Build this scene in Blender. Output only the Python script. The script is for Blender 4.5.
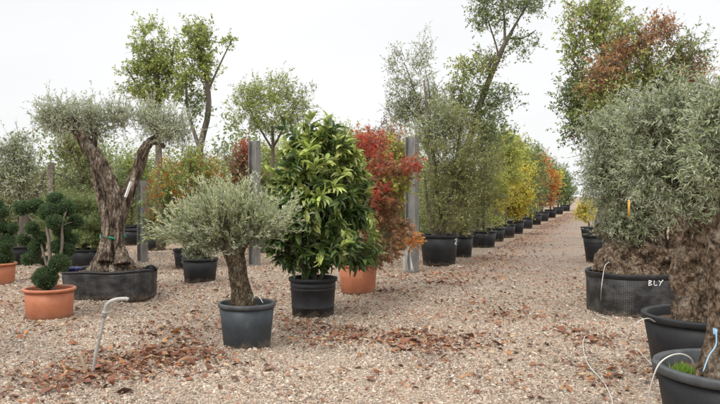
import bpy, math, random
import numpy as np
from mathutils import Vector, noise

for _o in list(bpy.data.objects):
    bpy.data.objects.remove(_o)
SC = bpy.context.scene
COL = SC.collection

# ------------------------------------------------------------------ camera
F = 700.0            # focal length of the photograph in its own pixels (720 wide)
HX, HY, CH = 360.0, 196.0, 1.5
cam = bpy.data.cameras.new('camera')
cam.sensor_width = 36.0
cam.lens = 36.0 * F / 720.0
cam.shift_y = -(202.0 - HY) / 720.0
cam.clip_start = 0.05
cam.clip_end = 3000
co = bpy.data.objects.new('camera', cam)
COL.objects.link(co)
co.location = (0, 0, CH)
co.rotation_euler = (math.radians(90), 0, 0)
SC.camera = co

# ------------------------------------------------------------------ sky and sun (overcast)
SUN_EL, SUN_AZ = math.radians(52), math.radians(-35)
W = bpy.data.worlds.new('World')
SC.world = W
W.use_nodes = True
wn, wl = W.node_tree.nodes, W.node_tree.links
wn.clear()
wo = wn.new('ShaderNodeOutputWorld')
bg = wn.new('ShaderNodeBackground')
sky = wn.new('ShaderNodeTexSky')
sky.sky_type = 'NISHITA'
sky.sun_disc = False
sky.sun_elevation = SUN_EL
sky.sun_rotation = SUN_AZ
sky.dust_density = 4.0
bg.inputs['Strength'].default_value = 0.10
tc = wn.new('ShaderNodeTexCoord')
sep = wn.new('ShaderNodeSeparateXYZ')
wl.new(tc.outputs['Generated'], sep.inputs[0])
mr = wn.new('ShaderNodeMapRange')           # an overcast sky is brighter overhead
mr.inputs['From Min'].default_value = 0.26
mr.inputs['From Max'].default_value = 1.0
mr.inputs['To Min'].default_value = 7.1
mr.inputs['To Max'].default_value = 19.0
wl.new(sep.outputs['Z'], mr.inputs['Value'])
ns = wn.new('ShaderNodeTexNoise')
ns.inputs['Scale'].default_value = 1.6
ns.inputs['Detail'].default_value = 4
mp = wn.new('ShaderNodeMapping')
mp.inputs['Scale'].default_value = (1, 1, 3.5)
wl.new(tc.outputs['Generated'], mp.inputs[0])
wl.new(mp.outputs[0], ns.inputs['Vector'])
mr2 = wn.new('ShaderNodeMapRange')
mr2.inputs['From Min'].default_value = 0.3
mr2.inputs['From Max'].default_value = 0.7
mr2.inputs['To Min'].default_value = 0.94
mr2.inputs['To Max'].default_value = 1.05
wl.new(ns.outputs[0], mr2.inputs['Value'])
mul = wn.new('ShaderNodeMath'); mul.operation = 'MULTIPLY'
wl.new(mr.outputs[0], mul.inputs[0]); wl.new(mr2.outputs[0], mul.inputs[1])
cloud = wn.new('ShaderNodeVectorMath'); cloud.operation = 'SCALE'
cloud.inputs[0].default_value = (0.992, 0.996, 1.0)
wl.new(mul.outputs[0], cloud.inputs['Scale'])
mx = wn.new('ShaderNodeMix'); mx.data_type = 'RGBA'
mx.inputs[0].default_value = 0.95            # cloud cover
wl.new(sky.outputs[0], mx.inputs[6])
wl.new(cloud.outputs[0], mx.inputs[7])
wl.new(mx.outputs[2], bg.inputs['Color'])
wl.new(bg.outputs[0], wo.inputs['Surface'])

sl = bpy.data.lights.new('sun', 'SUN')
sl.energy = 1.3
sl.angle = math.radians(18)
sl.color = (1.0, 0.96, 0.9)
so = bpy.data.objects.new('sun', sl)
COL.objects.link(so)
sd = Vector((math.sin(SUN_AZ) * math.cos(SUN_EL), math.cos(SUN_AZ) * math.cos(SUN_EL) * -1, math.sin(SUN_EL)))
so.rotation_euler = sd.to_track_quat('Z', 'Y').to_euler()
sky.sun_rotation = math.atan2(sd.x, sd.y)

SC.view_settings.view_transform = 'Standard'
SC.view_settings.look = 'None'
SC.view_settings.exposure = 0.5
SC.view_settings.gamma = 1.0
SC.view_settings.use_curve_mapping = False
SC.render.engine = 'CYCLES'
SC.cycles.max_bounces = 8
SC.cycles.diffuse_bounces = 4
SC.cycles.transmission_bounces = 4

# ------------------------------------------------------------------ helpers
def PX(px, D): return (px - HX) / F * D
def PZ(py, D): return CH - (py - HY) / F * D
def DG(py): return F * CH / (py - HY)

def tag(o, label=None, cat=None, group=None, kind=None):
    if label: o['label'] = label
    if cat: o['category'] = cat
    if group: o['group'] = group
    if kind: o['kind'] = kind
    return o

class MB:
    def __init__(self):
        self.v = []; self.q = []; self.t = []; self.c = []; self.n = 0; self.uv = []
    def add(self, v, q=None, t=None, c=None):
        v = np.asarray(v, float).reshape(-1, 3)
        if q is not None and len(q): self.q.append(np.asarray(q, int).reshape(-1, 4) + self.n)
        if t is not None and len(t): self.t.append(np.asarray(t, int).reshape(-1, 3) + self.n)
        self.v.append(v)
        if c is None: c = np.full((len(v), 3), 0.5)
        c = np.asarray(c, float)
        if c.ndim == 1: c = np.tile(c, (len(v), 1))
        self.c.append(c)
        self.n += len(v)
        return self
    def build(self, name, mat, parent=None, smooth=True, colour=False):
        me = bpy.data.meshes.new(name)
        v = np.concatenate(self.v) if self.v else np.zeros((0, 3))
        q = np.concatenate(self.q) if self.q else np.zeros((0, 4), int)
        t = np.concatenate(self.t) if self.t else np.zeros((0, 3), int)
        me.vertices.add(len(v)); me.vertices.foreach_set('co', v.astype(np.float32).ravel())
        loops = np.concatenate([q.ravel(), t.ravel()]).astype(np.int32)
        me.loops.add(len(loops)); me.loops.foreach_set('vertex_index', loops)
        st = np.concatenate([np.arange(len(q)) * 4, len(q) * 4 + np.arange(len(t)) * 3]).astype(np.int32)
        me.polygons.add(len(st)); me.polygons.foreach_set('loop_start', st)
        me.update(calc_edges=True)
        me.validate()
        if smooth: me.polygons.foreach_set('use_smooth', np.ones(len(me.polygons), bool))
        else: me.polygons.foreach_set('use_smooth', np.zeros(len(me.polygons), bool))
        if colour and len(me.vertices) == len(v):
            ca = me.color_attributes.new('tint', 'FLOAT_COLOR', 'POINT')
            c = np.concatenate(self.c)
            ca.data.foreach_set('color', np.hstack([c, np.ones((len(c), 1))]).astype(np.float32).ravel())
        me.materials.append(mat)
        o = bpy.data.objects.new(name, me)
        COL.objects.link(o)
        if parent: o.parent = parent
        return o

def empty(name, loc, label, cat, group=None):
    o = bpy.data.objects.new(name, None)
    COL.objects.link(o)
    o.location = loc
    o.empty_display_size = 0.1
    return tag(o, label, cat, group)

def unit(a):
    a = np.asarray(a, float)
    return a / (np.linalg.norm(a, axis=-1, keepdims=True) + 1e-9)

def spline(pts, n):
    """Catmull-Rom through rows of pts (any number of columns)."""
    p = np.asarray(pts, float)
    if len(p) == 2:
        u = np.linspace(0, 1, n)[:, None]
        return p[0] * (1 - u) + p[1] * u
    e = np.vstack([2 * p[0] - p[1], p, 2 * p[-1] - p[-2]])
    u = np.linspace(0, len(p) - 1 - 1e-6, n)
    i = u.astype(int); f = (u - i)[:, None]
    a, b, c, d = e[i], e[i + 1], e[i + 2], e[i + 3]
    return 0.5 * ((2 * b) + (c - a) * f + (2 * a - 5 * b + 4 * c - d) * f ** 2 + (3 * b - a - 3 * c + d) * f ** 3)

def vnoise(P):
    P = np.asarray(P, float); i = np.floor(P).astype(np.int64); f = P - i; f = f * f * (3 - 2 * f)
    def h(a, b, c):
        n = (a * 73856093) ^ (b * 19349663) ^ (c * 83492791)
        n = (n ^ (n >> 13)) * 1274126177 & 0x7fffffff
        n = (n ^ (n >> 15)) * 1103515245 & 0x7fffffff
        return (n % 65536) / 32768.0 - 1.0
    x, y, z = i[..., 0], i[..., 1], i[..., 2]; fx, fy, fz = f[..., 0], f[..., 1], f[..., 2]
    def L(a, b, t): return a + (b - a) * t
    return L(L(L(h(x, y, z), h(x + 1, y, z), fx), L(h(x, y + 1, z), h(x + 1, y + 1, z), fx), fy),
             L(L(h(x, y, z + 1), h(x + 1, y, z + 1), fx), L(h(x, y + 1, z + 1), h(x + 1, y + 1, z + 1), fx), fy), fz)
def fbm(P, o=4):
    v = 0; a = .5
    for k in range(o): v = v + a * vnoise(P * 2.03 ** k + 17.3 * k); a *= .5
    return v

def tube(mb, pts, rad, sides=8, col=None, cap=True, mod=None):
    p = np.asarray(pts, float); n = len(p)
    rad = np.broadcast_to(np.asarray(rad, float), (n,))
    tg = np.gradient(p, axis=0); tg = unit(tg)
    ref = np.array([1.0, 0, 0]) if abs(tg[0][0]) < 0.8 else np.array([0, 1.0, 0])
    a = unit(np.cross(tg[0], ref)); A = [a]
    for i in range(1, n):
        a = A[-1] - tg[i] * np.dot(A[-1], tg[i]); A.append(unit(a))
    A = np.array(A); B = np.cross(tg, A)
    th = np.linspace(0, 2 * math.pi, sides, endpoint=False)
    R = rad[:, None] * np.ones((1, sides))
    if mod is not None:
        TH = np.tile(th[None], (n, 1)); TT = np.tile(np.linspace(0, 1, n)[:, None], (1, sides))
        P3 = p[:, None] + rad[:, None, None] * (A[:, None] * np.cos(th)[None, :, None] + B[:, None] * np.sin(th)[None, :, None])
        ln = np.concatenate([[0], np.cumsum(np.linalg.norm(np.diff(p, axis=0), axis=1))])
        R = R * mod(TH, TT, P3, np.tile(ln[:, None], (1, sides)), R)
    v = p[:, None, :] + R[:, :, None] * (A[:, None, :] * np.cos(th)[None, :, None] + B[:, None, :] * np.sin(th)[None, :, None])
    v = v.reshape(-1, 3)
    i = np.arange(n - 1)[:, None] * sides; j = np.arange(sides)[None, :]; k = (np.arange(sides) + 1)[None, :] % sides
    q = np.stack([i + j, i + k, i + sides + k, i + sides + j], -1).reshape(-1, 4)
    t = None
    if cap:
        v = np.vstack([v, p[0], p[-1]])
        c0 = n * sides; c1 = c0 + 1
        jj = np.arange(sides); kk = (jj + 1) % sides
        t = np.vstack([np.stack([kk, jj, np.full(sides, c0)], -1),
                       np.stack([(n - 1) * sides + jj, (n - 1) * sides + kk, np.full(sides, c1)], -1)])
    mb.add(v, q, t, col)

def lathe(mb, prof, seg=48, sx=1.0, sy=1.0, close_bottom=True, wob=0.0, col=None, seed=0, power=2.0):
    """prof: list of (r, z). power>2 squares the plan."""
    prof = np.asarray(prof, float); n = len(prof)
    th = np.linspace(0, 2 * math.pi, seg, endpoint=False)
    sup = (np.abs(np.cos(th)) ** power + np.abs(np.sin(th)) ** power) ** (-1.0 / power)
    w = 1 + wob * (np.sin(3 * th + seed) * 0.5 + np.sin(7 * th + seed * 2.3) * 0.3 + np.sin(13 * th + seed) * .2)
    r = prof[:, 0][:, None] * (sup * w)[None, :]
    zz = prof[:, 1][:, None] * np.ones((1, seg))
    if wob: zz = zz + (prof[:, 1][:, None] > prof[:, 1].max() * 0.8) * wob * 0.3 * (np.sin(5 * th + seed * 1.7) + np.sin(2 * th + seed))[None, :]
    v = np.stack([r * np.cos(th) * sx, r * np.sin(th) * sy, zz], -1).reshape(-1, 3)
    i = np.arange(n - 1)[:, None] * seg; j = np.arange(seg)[None, :]; k = (np.arange(seg) + 1)[None, :] % seg
    q = np.stack([i + j, i + k, i + seg + k, i + seg + j], -1).reshape(-1, 4)
    t = None
    if close_bottom:
        v = np.vstack([v, [0, 0, prof[0, 1]]])
        jj = np.arange(seg); kk = (jj + 1) % seg
        t = np.stack([kk, jj, np.full(seg, n * seg)], -1)
    mb.add(v, q, t, col)

# ------------------------------------------------------------------ materials
def newmat(name):
    m = bpy.data.materials.new(name); m.use_nodes = True
    nt = m.node_tree; nt.nodes.clear()
    out = nt.nodes.new('ShaderNodeOutputMaterial')
    p = nt.nodes.new('ShaderNodeBsdfPrincipled')
    nt.links.new(p.outputs[0], out.inputs[0])
    return m, nt, p, out

def ramp(nt, stops):
    r = nt.nodes.new('ShaderNodeValToRGB')
    el = r.color_ramp.elements
    while len(el) < len(stops): el.new(0.5)
    for e, (pos, c) in zip(el, stops):
        e.position = pos; e.color = (*c, 1)
    return r

def noise_mat(name, stops, scale=5, rough=0.8, bump=0.3, bscale=40, stretch=(1, 1, 1), detail=6, metallic=0, dist=0.01, spec=0.5):
    m, nt, p, out = newmat(name)
    tc = nt.nodes.new('ShaderNodeTexCoord'); mp = nt.nodes.new('ShaderNodeMapping')
    mp.inputs['Scale'].default_value = stretch
    nt.links.new(tc.outputs['Object'], mp.inputs[0])
    n = nt.nodes.new('ShaderNodeTexNoise'); n.inputs['Scale'].default_value = scale; n.inputs['Detail'].default_value = detail
    n.inputs['Roughness'].default_value = 0.65
    nt.links.new(mp.outputs[0], n.inputs['Vector'])
    r = ramp(nt, stops)
    nt.links.new(n.outputs[0], r.inputs[0]); nt.links.new(r.outputs[0], p.inputs['Base Color'])
    n2 = nt.nodes.new('ShaderNodeTexNoise'); n2.inputs['Scale'].default_value = bscale; n2.inputs['Detail'].default_value = 5
    nt.links.new(mp.outputs[0], n2.inputs['Vector'])
    b = nt.nodes.new('ShaderNodeBump'); b.inputs['Strength'].default_value = bump; b.inputs['Distance'].default_value = dist
    nt.links.new(n2.outputs[0], b.inputs['Height']); nt.links.new(b.outputs[0], p.inputs['Normal'])
    p.inputs['Roughness'].default_value = rough; p.inputs['Metallic'].default_value = metallic
    p.inputs['Specular IOR Level'].default_value = spec
    return m

def bark_mat(name, dark, mid, light, scale=14, sz=.3, crack=26, lichen=(0.36, 0.35, 0.31), lich=.5, soft=.1, ck=.65):
    m, nt, p, out = newmat(name); L = nt.links
    tc = nt.nodes.new('ShaderNodeTexCoord'); mp = nt.nodes.new('ShaderNodeMapping'); mp.inputs['Scale'].default_value = (1, 1, sz)
    L.new(tc.outputs['Object'], mp.inputs[0])
    def nz(sc, d, src, r=.7):
        n = nt.nodes.new('ShaderNodeTexNoise'); n.inputs['Scale'].default_value = sc; n.inputs['Detail'].default_value = d
        n.inputs['Roughness'].default_value = r; L.new(src, n.inputs['Vector']); return n
    a = nz(scale, 12, mp.outputs[0]); a.inputs['Distortion'].default_value = .6
    r = ramp(nt, [(.5 - soft, dark), (.5, mid), (.5 + soft * 1.2, light)]); L.new(a.outputs[0], r.inputs[0])
    v = nt.nodes.new('ShaderNodeTexVoronoi'); v.feature = 'DISTANCE_TO_EDGE'; v.inputs['Scale'].default_value = crack
    w = nz(9, 3, mp.outputs[0]); ad = nt.nodes.new('ShaderNodeVectorMath'); ad.operation = 'MULTIPLY_ADD'
    L.new(w.outputs[1], ad.inputs[0]); ad.inputs[1].default_value = (.12, .12, .12); L.new(mp.outputs[0], ad.inputs[2]); L.new(ad.outputs[0], v.inputs['Vector'])
    cr = nt.nodes.new('ShaderNodeMapRange'); cr.inputs['From Min'].default_value = 0; cr.inputs['From Max'].default_value = .13
    cr.inputs['To Min'].default_value = ck; cr.inputs['To Max'].default_value = 0; L.new(v.outputs['Distance'], cr.inputs[0])
    m1 = nt.nodes.new('ShaderNodeMix'); m1.data_type = 'RGBA'; L.new(cr.outputs[0], m1.inputs[0]); L.new(r.outputs[0], m1.inputs[6]); m1.inputs[7].default_value = (*dark, 1)
    li = nz(6, 8, tc.outputs['Object'], .75); lr = nt.nodes.new('ShaderNodeMapRange'); lr.inputs['From Min'].default_value = .55; lr.inputs['From Max'].default_value = .66
    lr.inputs['To Max'].default_value = lich; L.new(li.outputs[0], lr.inputs[0])
    m2 = nt.nodes.new('ShaderNodeMix'); m2.data_type = 'RGBA'; L.new(lr.outputs[0], m2.inputs[0]); L.new(m1.outputs[2], m2.inputs[6]); m2.inputs[7].default_value = (*lichen, 1)
    L.new(m2.outputs[2], p.inputs['Base Color']); p.inputs['Roughness'].default_value = .95; p.inputs['Specular IOR Level'].default_value = .2
    b = nt.nodes.new('ShaderNodeBump'); b.inputs['Strength'].default_value = 1; b.inputs['Distance'].default_value = .03; L.new(a.outputs[0], b.inputs['Height'])
    b2 = nt.nodes.new('ShaderNodeBump'); b2.invert = True; b2.inputs['Strength'].default_value = .9; b2.inputs['Distance'].default_value = .015; L.new(cr.outputs[0], b2.inputs['Height']); L.new(b.outputs[0], b2.inputs['Normal'])
    L.new(b2.outputs[0], p.inputs['Normal'])
    return m

def leaf_mat(name, rough=0.5, transl=0.38, back=None, spec=0.35):
    m, nt, p, out = newmat(name)
    a = nt.nodes.new('ShaderNodeAttribute'); a.attribute_name = 'tint'
    src = a.outputs['Color']
    if back:
        g = nt.nodes.new('ShaderNodeNewGeometry')
        mx = nt.nodes.new('ShaderNodeMix'); mx.data_type = 'RGBA'
        mb_ = nt.nodes.new('ShaderNodeMath'); mb_.operation = 'MULTIPLY'; mb_.inputs[1].default_value = 0.75
        nt.links.new(g.outputs['Backfacing'], mb_.inputs[0])
        nt.links.new(mb_.outputs[0], mx.inputs[0])
        nt.links.new(src, mx.inputs[6]); mx.inputs[7].default_value = (*back, 1)
        src = mx.outputs[2]
    nt.links.new(src, p.inputs['Base Color'])
    p.inputs['Roughness'].default_value = rough
    p.inputs['Specular IOR Level'].default_value = spec
    t = nt.nodes.new('ShaderNodeBsdfTranslucent')
    nt.links.new(src, t.inputs['Color'])
    ms = nt.nodes.new('ShaderNodeMixShader'); ms.inputs[0].default_value = transl
    nt.links.new(p.outputs[0], ms.inputs[1]); nt.links.new(t.outputs[0], ms.inputs[2])
    nt.links.new(ms.outputs[0], out.inputs[0])
    return m

def tint_mat(name, rough=0.85, bump=0.3, bscale=150):
    m, nt, p, out = newmat(name)
    a = nt.nodes.new('ShaderNodeAttribute'); a.attribute_name = 'tint'
    tc = nt.nodes.new('ShaderNodeTexCoord')
    n = nt.nodes.new('ShaderNodeTexNoise'); n.inputs['Scale'].default_value = bscale; n.inputs['Detail'].default_value = 3
    nt.links.new(tc.outputs['Object'], n.inputs['Vector'])
    mr = nt.nodes.new('ShaderNodeMapRange'); mr.inputs['From Min'].default_value = .3; mr.inputs['From Max'].default_value = .7
    mr.inputs['To Min'].default_value = 0.8; mr.inputs['To Max'].default_value = 1.2
    nt.links.new(n.outputs[0], mr.inputs[0])
    vm = nt.nodes.new('ShaderNodeVectorMath'); vm.operation = 'SCALE'
    nt.links.new(a.outputs['Color'], vm.inputs[0]); nt.links.new(mr.outputs[0], vm.inputs['Scale'])
    nt.links.new(vm.outputs[0], p.inputs['Base Color'])
    p.inputs['Roughness'].default_value = rough
    return m

def muddy(m, top=.16, amount=.6, col=(.30, .235, .17)):
    nt = m.node_tree; L = nt.links; p = [n for n in nt.nodes if n.type == 'BSDF_PRINCIPLED'][0]
    src = p.inputs['Base Color'].links[0].from_socket
    tc = nt.nodes.new('ShaderNodeTexCoord'); s = nt.nodes.new('ShaderNodeSeparateXYZ'); L.new(tc.outputs['Object'], s.inputs[0])
    n = nt.nodes.new('ShaderNodeTexNoise'); n.inputs['Scale'].default_value = 14; n.inputs['Detail'].default_value = 9; n.inputs['Roughness'].default_value = .75; L.new(tc.outputs['Object'], n.inputs['Vector'])
    a = nt.nodes.new('ShaderNodeMapRange'); a.inputs['From Min'].default_value = top; a.inputs['From Max'].default_value = 0; a.inputs['To Min'].default_value = -.22; a.inputs['To Max'].default_value = .12; a.clamp = True; L.new(s.outputs['Z'], a.inputs[0])
    ad = nt.nodes.new('ShaderNodeMath'); ad.operation = 'ADD'; L.new(a.outputs[0], ad.inputs[0]); L.new(n.outputs[0], ad.inputs[1])
    b = nt.nodes.new('ShaderNodeMapRange'); b.inputs['From Min'].default_value = .47; b.inputs['From Max'].default_value = .62; b.inputs['To Max'].default_value = amount; L.new(ad.outputs[0], b.inputs[0])
    mx = nt.nodes.new('ShaderNodeMix'); mx.data_type = 'RGBA'; L.new(b.outputs[0], mx.inputs[0]); L.new(src, mx.inputs[6]); mx.inputs[7].default_value = (*col, 1)
    L.new(mx.outputs[2], p.inputs['Base Color'])

def net_mat(name):
    """black woven grow-bag fabric / net: fine grid of pale threads by arc angle and height"""
    m, nt, p, out = newmat(name)
    tc = nt.nodes.new('ShaderNodeTexCoord'); s = nt.nodes.new('ShaderNodeSeparateXYZ')
    nt.links.new(tc.outputs['Object'], s.inputs[0])
    def math_(op, a, b=None):
        n = nt.nodes.new('ShaderNodeMath'); n.operation = op
        for i, x in enumerate((a, b)):
            if x is None: continue
            if isinstance(x, (int, float)): n.inputs[i].default_value = x
            else: nt.links.new(x, n.inputs[i])
        return n.outputs[0]
    at = math_('ARCTAN2', s.outputs['Y'], s.outputs['X'])
    u = math_('FRACT', math_('MULTIPLY', at, 30.0))
    w = math_('FRACT', math_('MULTIPLY', s.outputs['Z'], 46.0))
    lu = math_('LESS_THAN', u, 0.2); lw = math_('LESS_THAN', w, 0.2)
    line = math_('MAXIMUM', lu, lw)
    n = nt.nodes.new('ShaderNodeTexNoise'); n.inputs['Scale'].default_value = 6; n.inputs['Detail'].default_value = 5
    nt.links.new(tc.outputs['Object'], n.inputs['Vector'])
    mr = nt.nodes.new('ShaderNodeMapRange'); mr.inputs['From Min'].default_value = .4; mr.inputs['From Max'].default_value = .65
    mr.inputs['To Max'].default_value = 0.62
    nt.links.new(n.outputs[0], mr.inputs[0])
    fac = math_('MULTIPLY', line, mr.outputs[0])
    mx = nt.nodes.new('ShaderNodeMix'); mx.data_type = 'RGBA'
    nt.links.new(fac, mx.inputs[0])
    mx.inputs[6].default_value = (0.012, 0.012, 0.013, 1); mx.inputs[7].default_value = (0.22, 0.21, 0.20, 1)
    nt.links.new(mx.outputs[2], p.inputs['Base Color'])
    n2 = nt.nodes.new('ShaderNodeTexNoise'); n2.inputs['Scale'].default_value = 7; n2.inputs['Detail'].default_value = 4
    nt.links.new(tc.outputs['Object'], n2.inputs['Vector'])
    b = nt.nodes.new('ShaderNodeBump'); b.inputs['Strength'].default_value = 0.7; b.inputs['Distance'].default_value = 0.04
    nt.links.new(n2.outputs[0], b.inputs['Height']); nt.links.new(b.outputs[0], p.inputs['Normal'])
    p.inputs['Roughness'].default_value = 0.6
    return m

M = {}
M['leaf'] = leaf_mat('leaf_matte', 0.55, 0.4)
M['leaf_olive'] = leaf_mat('leaf_olive', 0.5, 0.3, back=(0.52, 0.54, 0.42))
M['leaf_glossy'] = leaf_mat('leaf_glossy', 0.36, 0.25, spec=0.5)
M['bark'] = noise_mat('bark', [(0.3, (0.05, 0.04, 0.03)), (0.6, (0.17, 0.14, 0.11)), (0.8, (0.27, 0.24, 0.2))], 9, 0.9, 0.8, 30, (1, 1, 0.25), dist=0.02)
M['bark_olive'] = bark_mat('bark_olive', (.04, .028, .019), (.18, .135, .10), (.38, .31, .24), 15, .28, 22)
M['bark_knobby'] = bark_mat('bark_knobby', (.016, .010, .006), (.13, .088, .058), (.36, .27, .19), 30, .75, 9, (.42, .37, .30), .75, .13, .12)
M['bark_pale'] = noise_mat('bark_pale', [(0.35, (0.10, 0.08, 0.06)), (0.65, (0.25, 0.21, 0.17))], 9, 0.9, 0.6, 30, (1, 1, 0.4))
M['pot_black'] = noise_mat('pot_black', [(0.35, (0.009, 0.0095, 0.011)), (0.6, (0.016, 0.017, 0.019)), (0.82, (0.05, 0.045, 0.04))], 7, 0.5, 0.15, 60, spec=.35)
M['pot_slate'] = noise_mat('pot_slate', [(0.35, (0.03, 0.036, 0.042)), (0.6, (0.045, 0.053, 0.06)), (0.82, (0.10, 0.10, 0.095))], 6, 0.5, 0.12, 60, spec=.35)
M['pot_rim'] = noise_mat('pot_rim', [(0.35, (0.035, 0.04, 0.044)), (0.7, (0.085, 0.09, 0.092))], 8, 0.55, 0.1, 60)
M['terracotta'] = noise_mat('terracotta', [(0.3, (0.36, 0.115, 0.055)), (0.6, (0.46, 0.17, 0.085)), (0.82, (0.52, 0.26, 0.16))], 6, 0.65, 0.15, 50)
M['soil'] = noise_mat('soil', [(0.3, (0.035, 0.02, 0.012)), (0.6, (0.12, 0.07, 0.04)), (0.8, (0.24, 0.15, 0.09))], 30, 0.95, 1.0, 60, dist=0.03)
M['bark_olive_fine'] = bark_mat('bark_olive_fine', (.05, .035, .02), (.14, .105, .065), (.26, .21, .14), 22, .5, 34)
M['net'] = net_mat('net')
M['metal'] = noise_mat('galvanised_steel', [(0.3, (0.14, 0.135, 0.125)), (0.5, (0.23, 0.225, 0.215)), (0.72, (0.32, 0.31, 0.29))], 5, 0.5, 0.1, 40, (1, 1, 0.5), metallic=0.35)
M['pipe'] = noise_mat('grey_plastic', [(0.3, (0.26, 0.25, 0.23)), (0.7, (0.42, 0.41, 0.38))], 14, 0.5, 0.2, 60)
M['wood'] = noise_mat('weathered_wood', [(0.3, (0.26, 0.18, 0.11)), (0.7, (0.45, 0.36, 0.26))], 20, 0.85, 0.4, 60, (1, 1, 0.2))
M['tube'] = noise_mat('white_tube', [(0.3, (0.42, 0.41, 0.38)), (0.7, (0.6, 0.59, 0.55))], 12, 0.5, 0.1, 60)
M['white'] = noise_mat('white_plastic', [(0.3, (0.72, 0.72, 0.7)), (0.7, (0.82, 0.82, 0.8))], 12, 0.5, 0.05, 60)
M['blue'] = noise_mat('blue_plastic', [(0.3, (0.22, 0.42, 0.62)), (0.7, (0.35, 0.55, 0.72))], 8, 0.5, 0.05, 60)
M['green_tie'] = noise_mat('green_tie', [(0.3, (0.0, 0.20, 0.11)), (0.7, (0.01, 0.32, 0.18))], 12, 0.5, 0.1, 60)
M['stone'] = tint_mat('gravel_stone')
M['litter'] = leaf_mat('dry_leaf', 0.75, 0.12)

for _n in ('pot_black', 'pot_slate', 'terracotta', 'net'): muddy(M[_n], .15, .38 if _n != 'terracotta' else .3)

# ------------------------------------------------------------------ ground
VPX = 0.343                     # the path runs away along x = x0 + VPX*(y-15)
def ground_mat():
    m, nt, p, out = newmat('gravel_ground')
    L = nt.links
    tc = nt.nodes.new('ShaderNodeTexCoord')
    def vor(scale):
        v = nt.nodes.new('ShaderNodeTexVoronoi'); v.inputs['Scale'].default_value = scale
        L.new(tc.outputs['Object'], v.inputs['Vector']); return v
    def nz(scale, d=5, r=.6, st=None):
        n = nt.nodes.new('ShaderNodeTexNoise'); n.inputs['Scale'].default_value = scale; n.inputs['Detail'].default_value = d
        n.inputs['Roughness'].default_value = r
        if st:
            mp = nt.nodes.new('ShaderNodeMapping'); mp.inputs['Scale'].default_value = st
            L.new(tc.outputs['Object'], mp.inputs[0]); L.new(mp.outputs[0], n.inputs['Vector'])
        else: L.new(tc.outputs['Object'], n.inputs['Vector'])
        return n
    def mrange(src, a, b, c=0, d=1):
        n = nt.nodes.new('ShaderNodeMapRange'); n.inputs['From Min'].default_value = a; n.inputs['From Max'].default_value = b
        n.inputs['To Min'].default_value = c; n.inputs['To Max'].default_value = d; L.new(src, n.inputs[0]); return n.outputs[0]
    def mix(f, a, b, mode='MIX'):
        n = nt.nodes.new('ShaderNodeMix'); n.data_type = 'RGBA'; n.blend_type = mode
        for i, x in ((0, f), (6, a), (7, b)):
            if isinstance(x, (int, float)): n.inputs[i].default_value = x
            elif isinstance(x, tuple): n.inputs[i].default_value = (*x, 1)
            else: L.new(x, n.inputs[i])
        return n.outputs[2]
    def mth(op, a, b):
        n = nt.nodes.new('ShaderNodeMath'); n.operation = op
        for i, x in enumerate((a, b)):
            if isinstance(x, (int, float)): n.inputs[i].default_value = x
            else: L.new(x, n.inputs[i])
        return n.outputs[0]
    v = vor(55)
    sp = nt.nodes.new('ShaderNodeSeparateColor'); L.new(v.outputs['Color'], sp.inputs[0])
    stops = [(0.0, (0.11, 0.085, 0.06)), (0.2, (0.24, 0.18, 0.13)), (0.45, (0.33, 0.27, 0.195)), (0.7, (0.42, 0.35, 0.265)), (0.9, (0.52, 0.45, 0.37)), (1.0, (0.26, 0.16, 0.10))]
    r = ramp(nt, stops); L.new(sp.outputs[0], r.inputs[0])
    col = mix(mrange(v.outputs['Distance'], 0.35, 0.75, 0, 0.55), r.outputs[0], (0.12, 0.09, 0.07))
    # fine earth showing in soft blotches
    col = mix(mrange(nz(0.9, 6).outputs[0], .52, .72, 0, .45), col, (0.22, 0.15, 0.105))
    # worn lane: finer and greyer
    s = nt.nodes.new('ShaderNodeSeparateXYZ'); L.new(tc.outputs['Object'], s.inputs[0])
    lane = mth('SUBTRACT', s.outputs['X'], mth('MULTIPLY', s.outputs['Y'], VPX))      # ~ -2.9 at the row of pots, about +0 at the right row
    lane = mth('ADD', lane, mrange(nz(0.5, 3).outputs[0], 0.2, 0.8, -0.8, 0.8))
    inl = mth('MULTIPLY', mrange(lane, -2.9, -2.1), mrange(lane, 0.3, -0.4))
    far = mrange(s.outputs['Y'], 10.5, 14.5)
    lanef = mth('MULTIPLY', inl, far)
    fine = nz(60, 4, .7)
    lc = ramp(nt, [(0.3, (0.13, 0.10, 0.08)), (0.5, (0.23, 0.19, 0.155)), (0.72, (0.35, 0.30, 0.25))]); L.new(fine.outputs[0], lc.inputs[0])
    col = mix(mth('MULTIPLY', lanef, 0.8), col, lc.outputs[0])
    # red-brown leaf fragments trodden into the gravel, thicker in drifts
    lv = vor(26)
    ls = nt.nodes.new('ShaderNodeSeparateColor'); L.new(lv.outputs['Color'], ls.inputs[0])
    drift = mrange(nz(0.33, 5, .65).outputs[0], .45, .68, 0.03, .5)
    edge = mth('MULTIPLY', mrange(lane, -3.6, -2.7), mrange(lane, -1.4, -2.3))
    edge = mth('MULTIPLY', edge, mrange(s.outputs['Y'], 12, 24, 0, 0.42))
    drift = mth('MAXIMUM', drift, edge)
    lf = mth('LESS_THAN', ls.outputs[1], drift)
    lcr = ramp(nt, [(0, (0.13, 0.05, 0.03)), (0.5, (0.27, 0.10, 0.05)), (0.8, (0.36, 0.16, 0.08)), (1, (0.45, 0.27, 0.13))]); L.new(ls.outputs[2], lcr.inputs[0])
    col = mix(mth('MULTIPLY', lf, 0.85), col, lcr.outputs[0])
    L.new(col, p.inputs['Base Color'])
    p.inputs['Roughness'].default_value = 0.92
    p.inputs['Specular IOR Level'].default_value = 0.25
    b1 = nt.nodes.new('ShaderNodeBump'); b1.inputs['Strength'].default_value = 0.9; b1.inputs['Distance'].default_value = 0.012
    b1.invert = True
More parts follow.
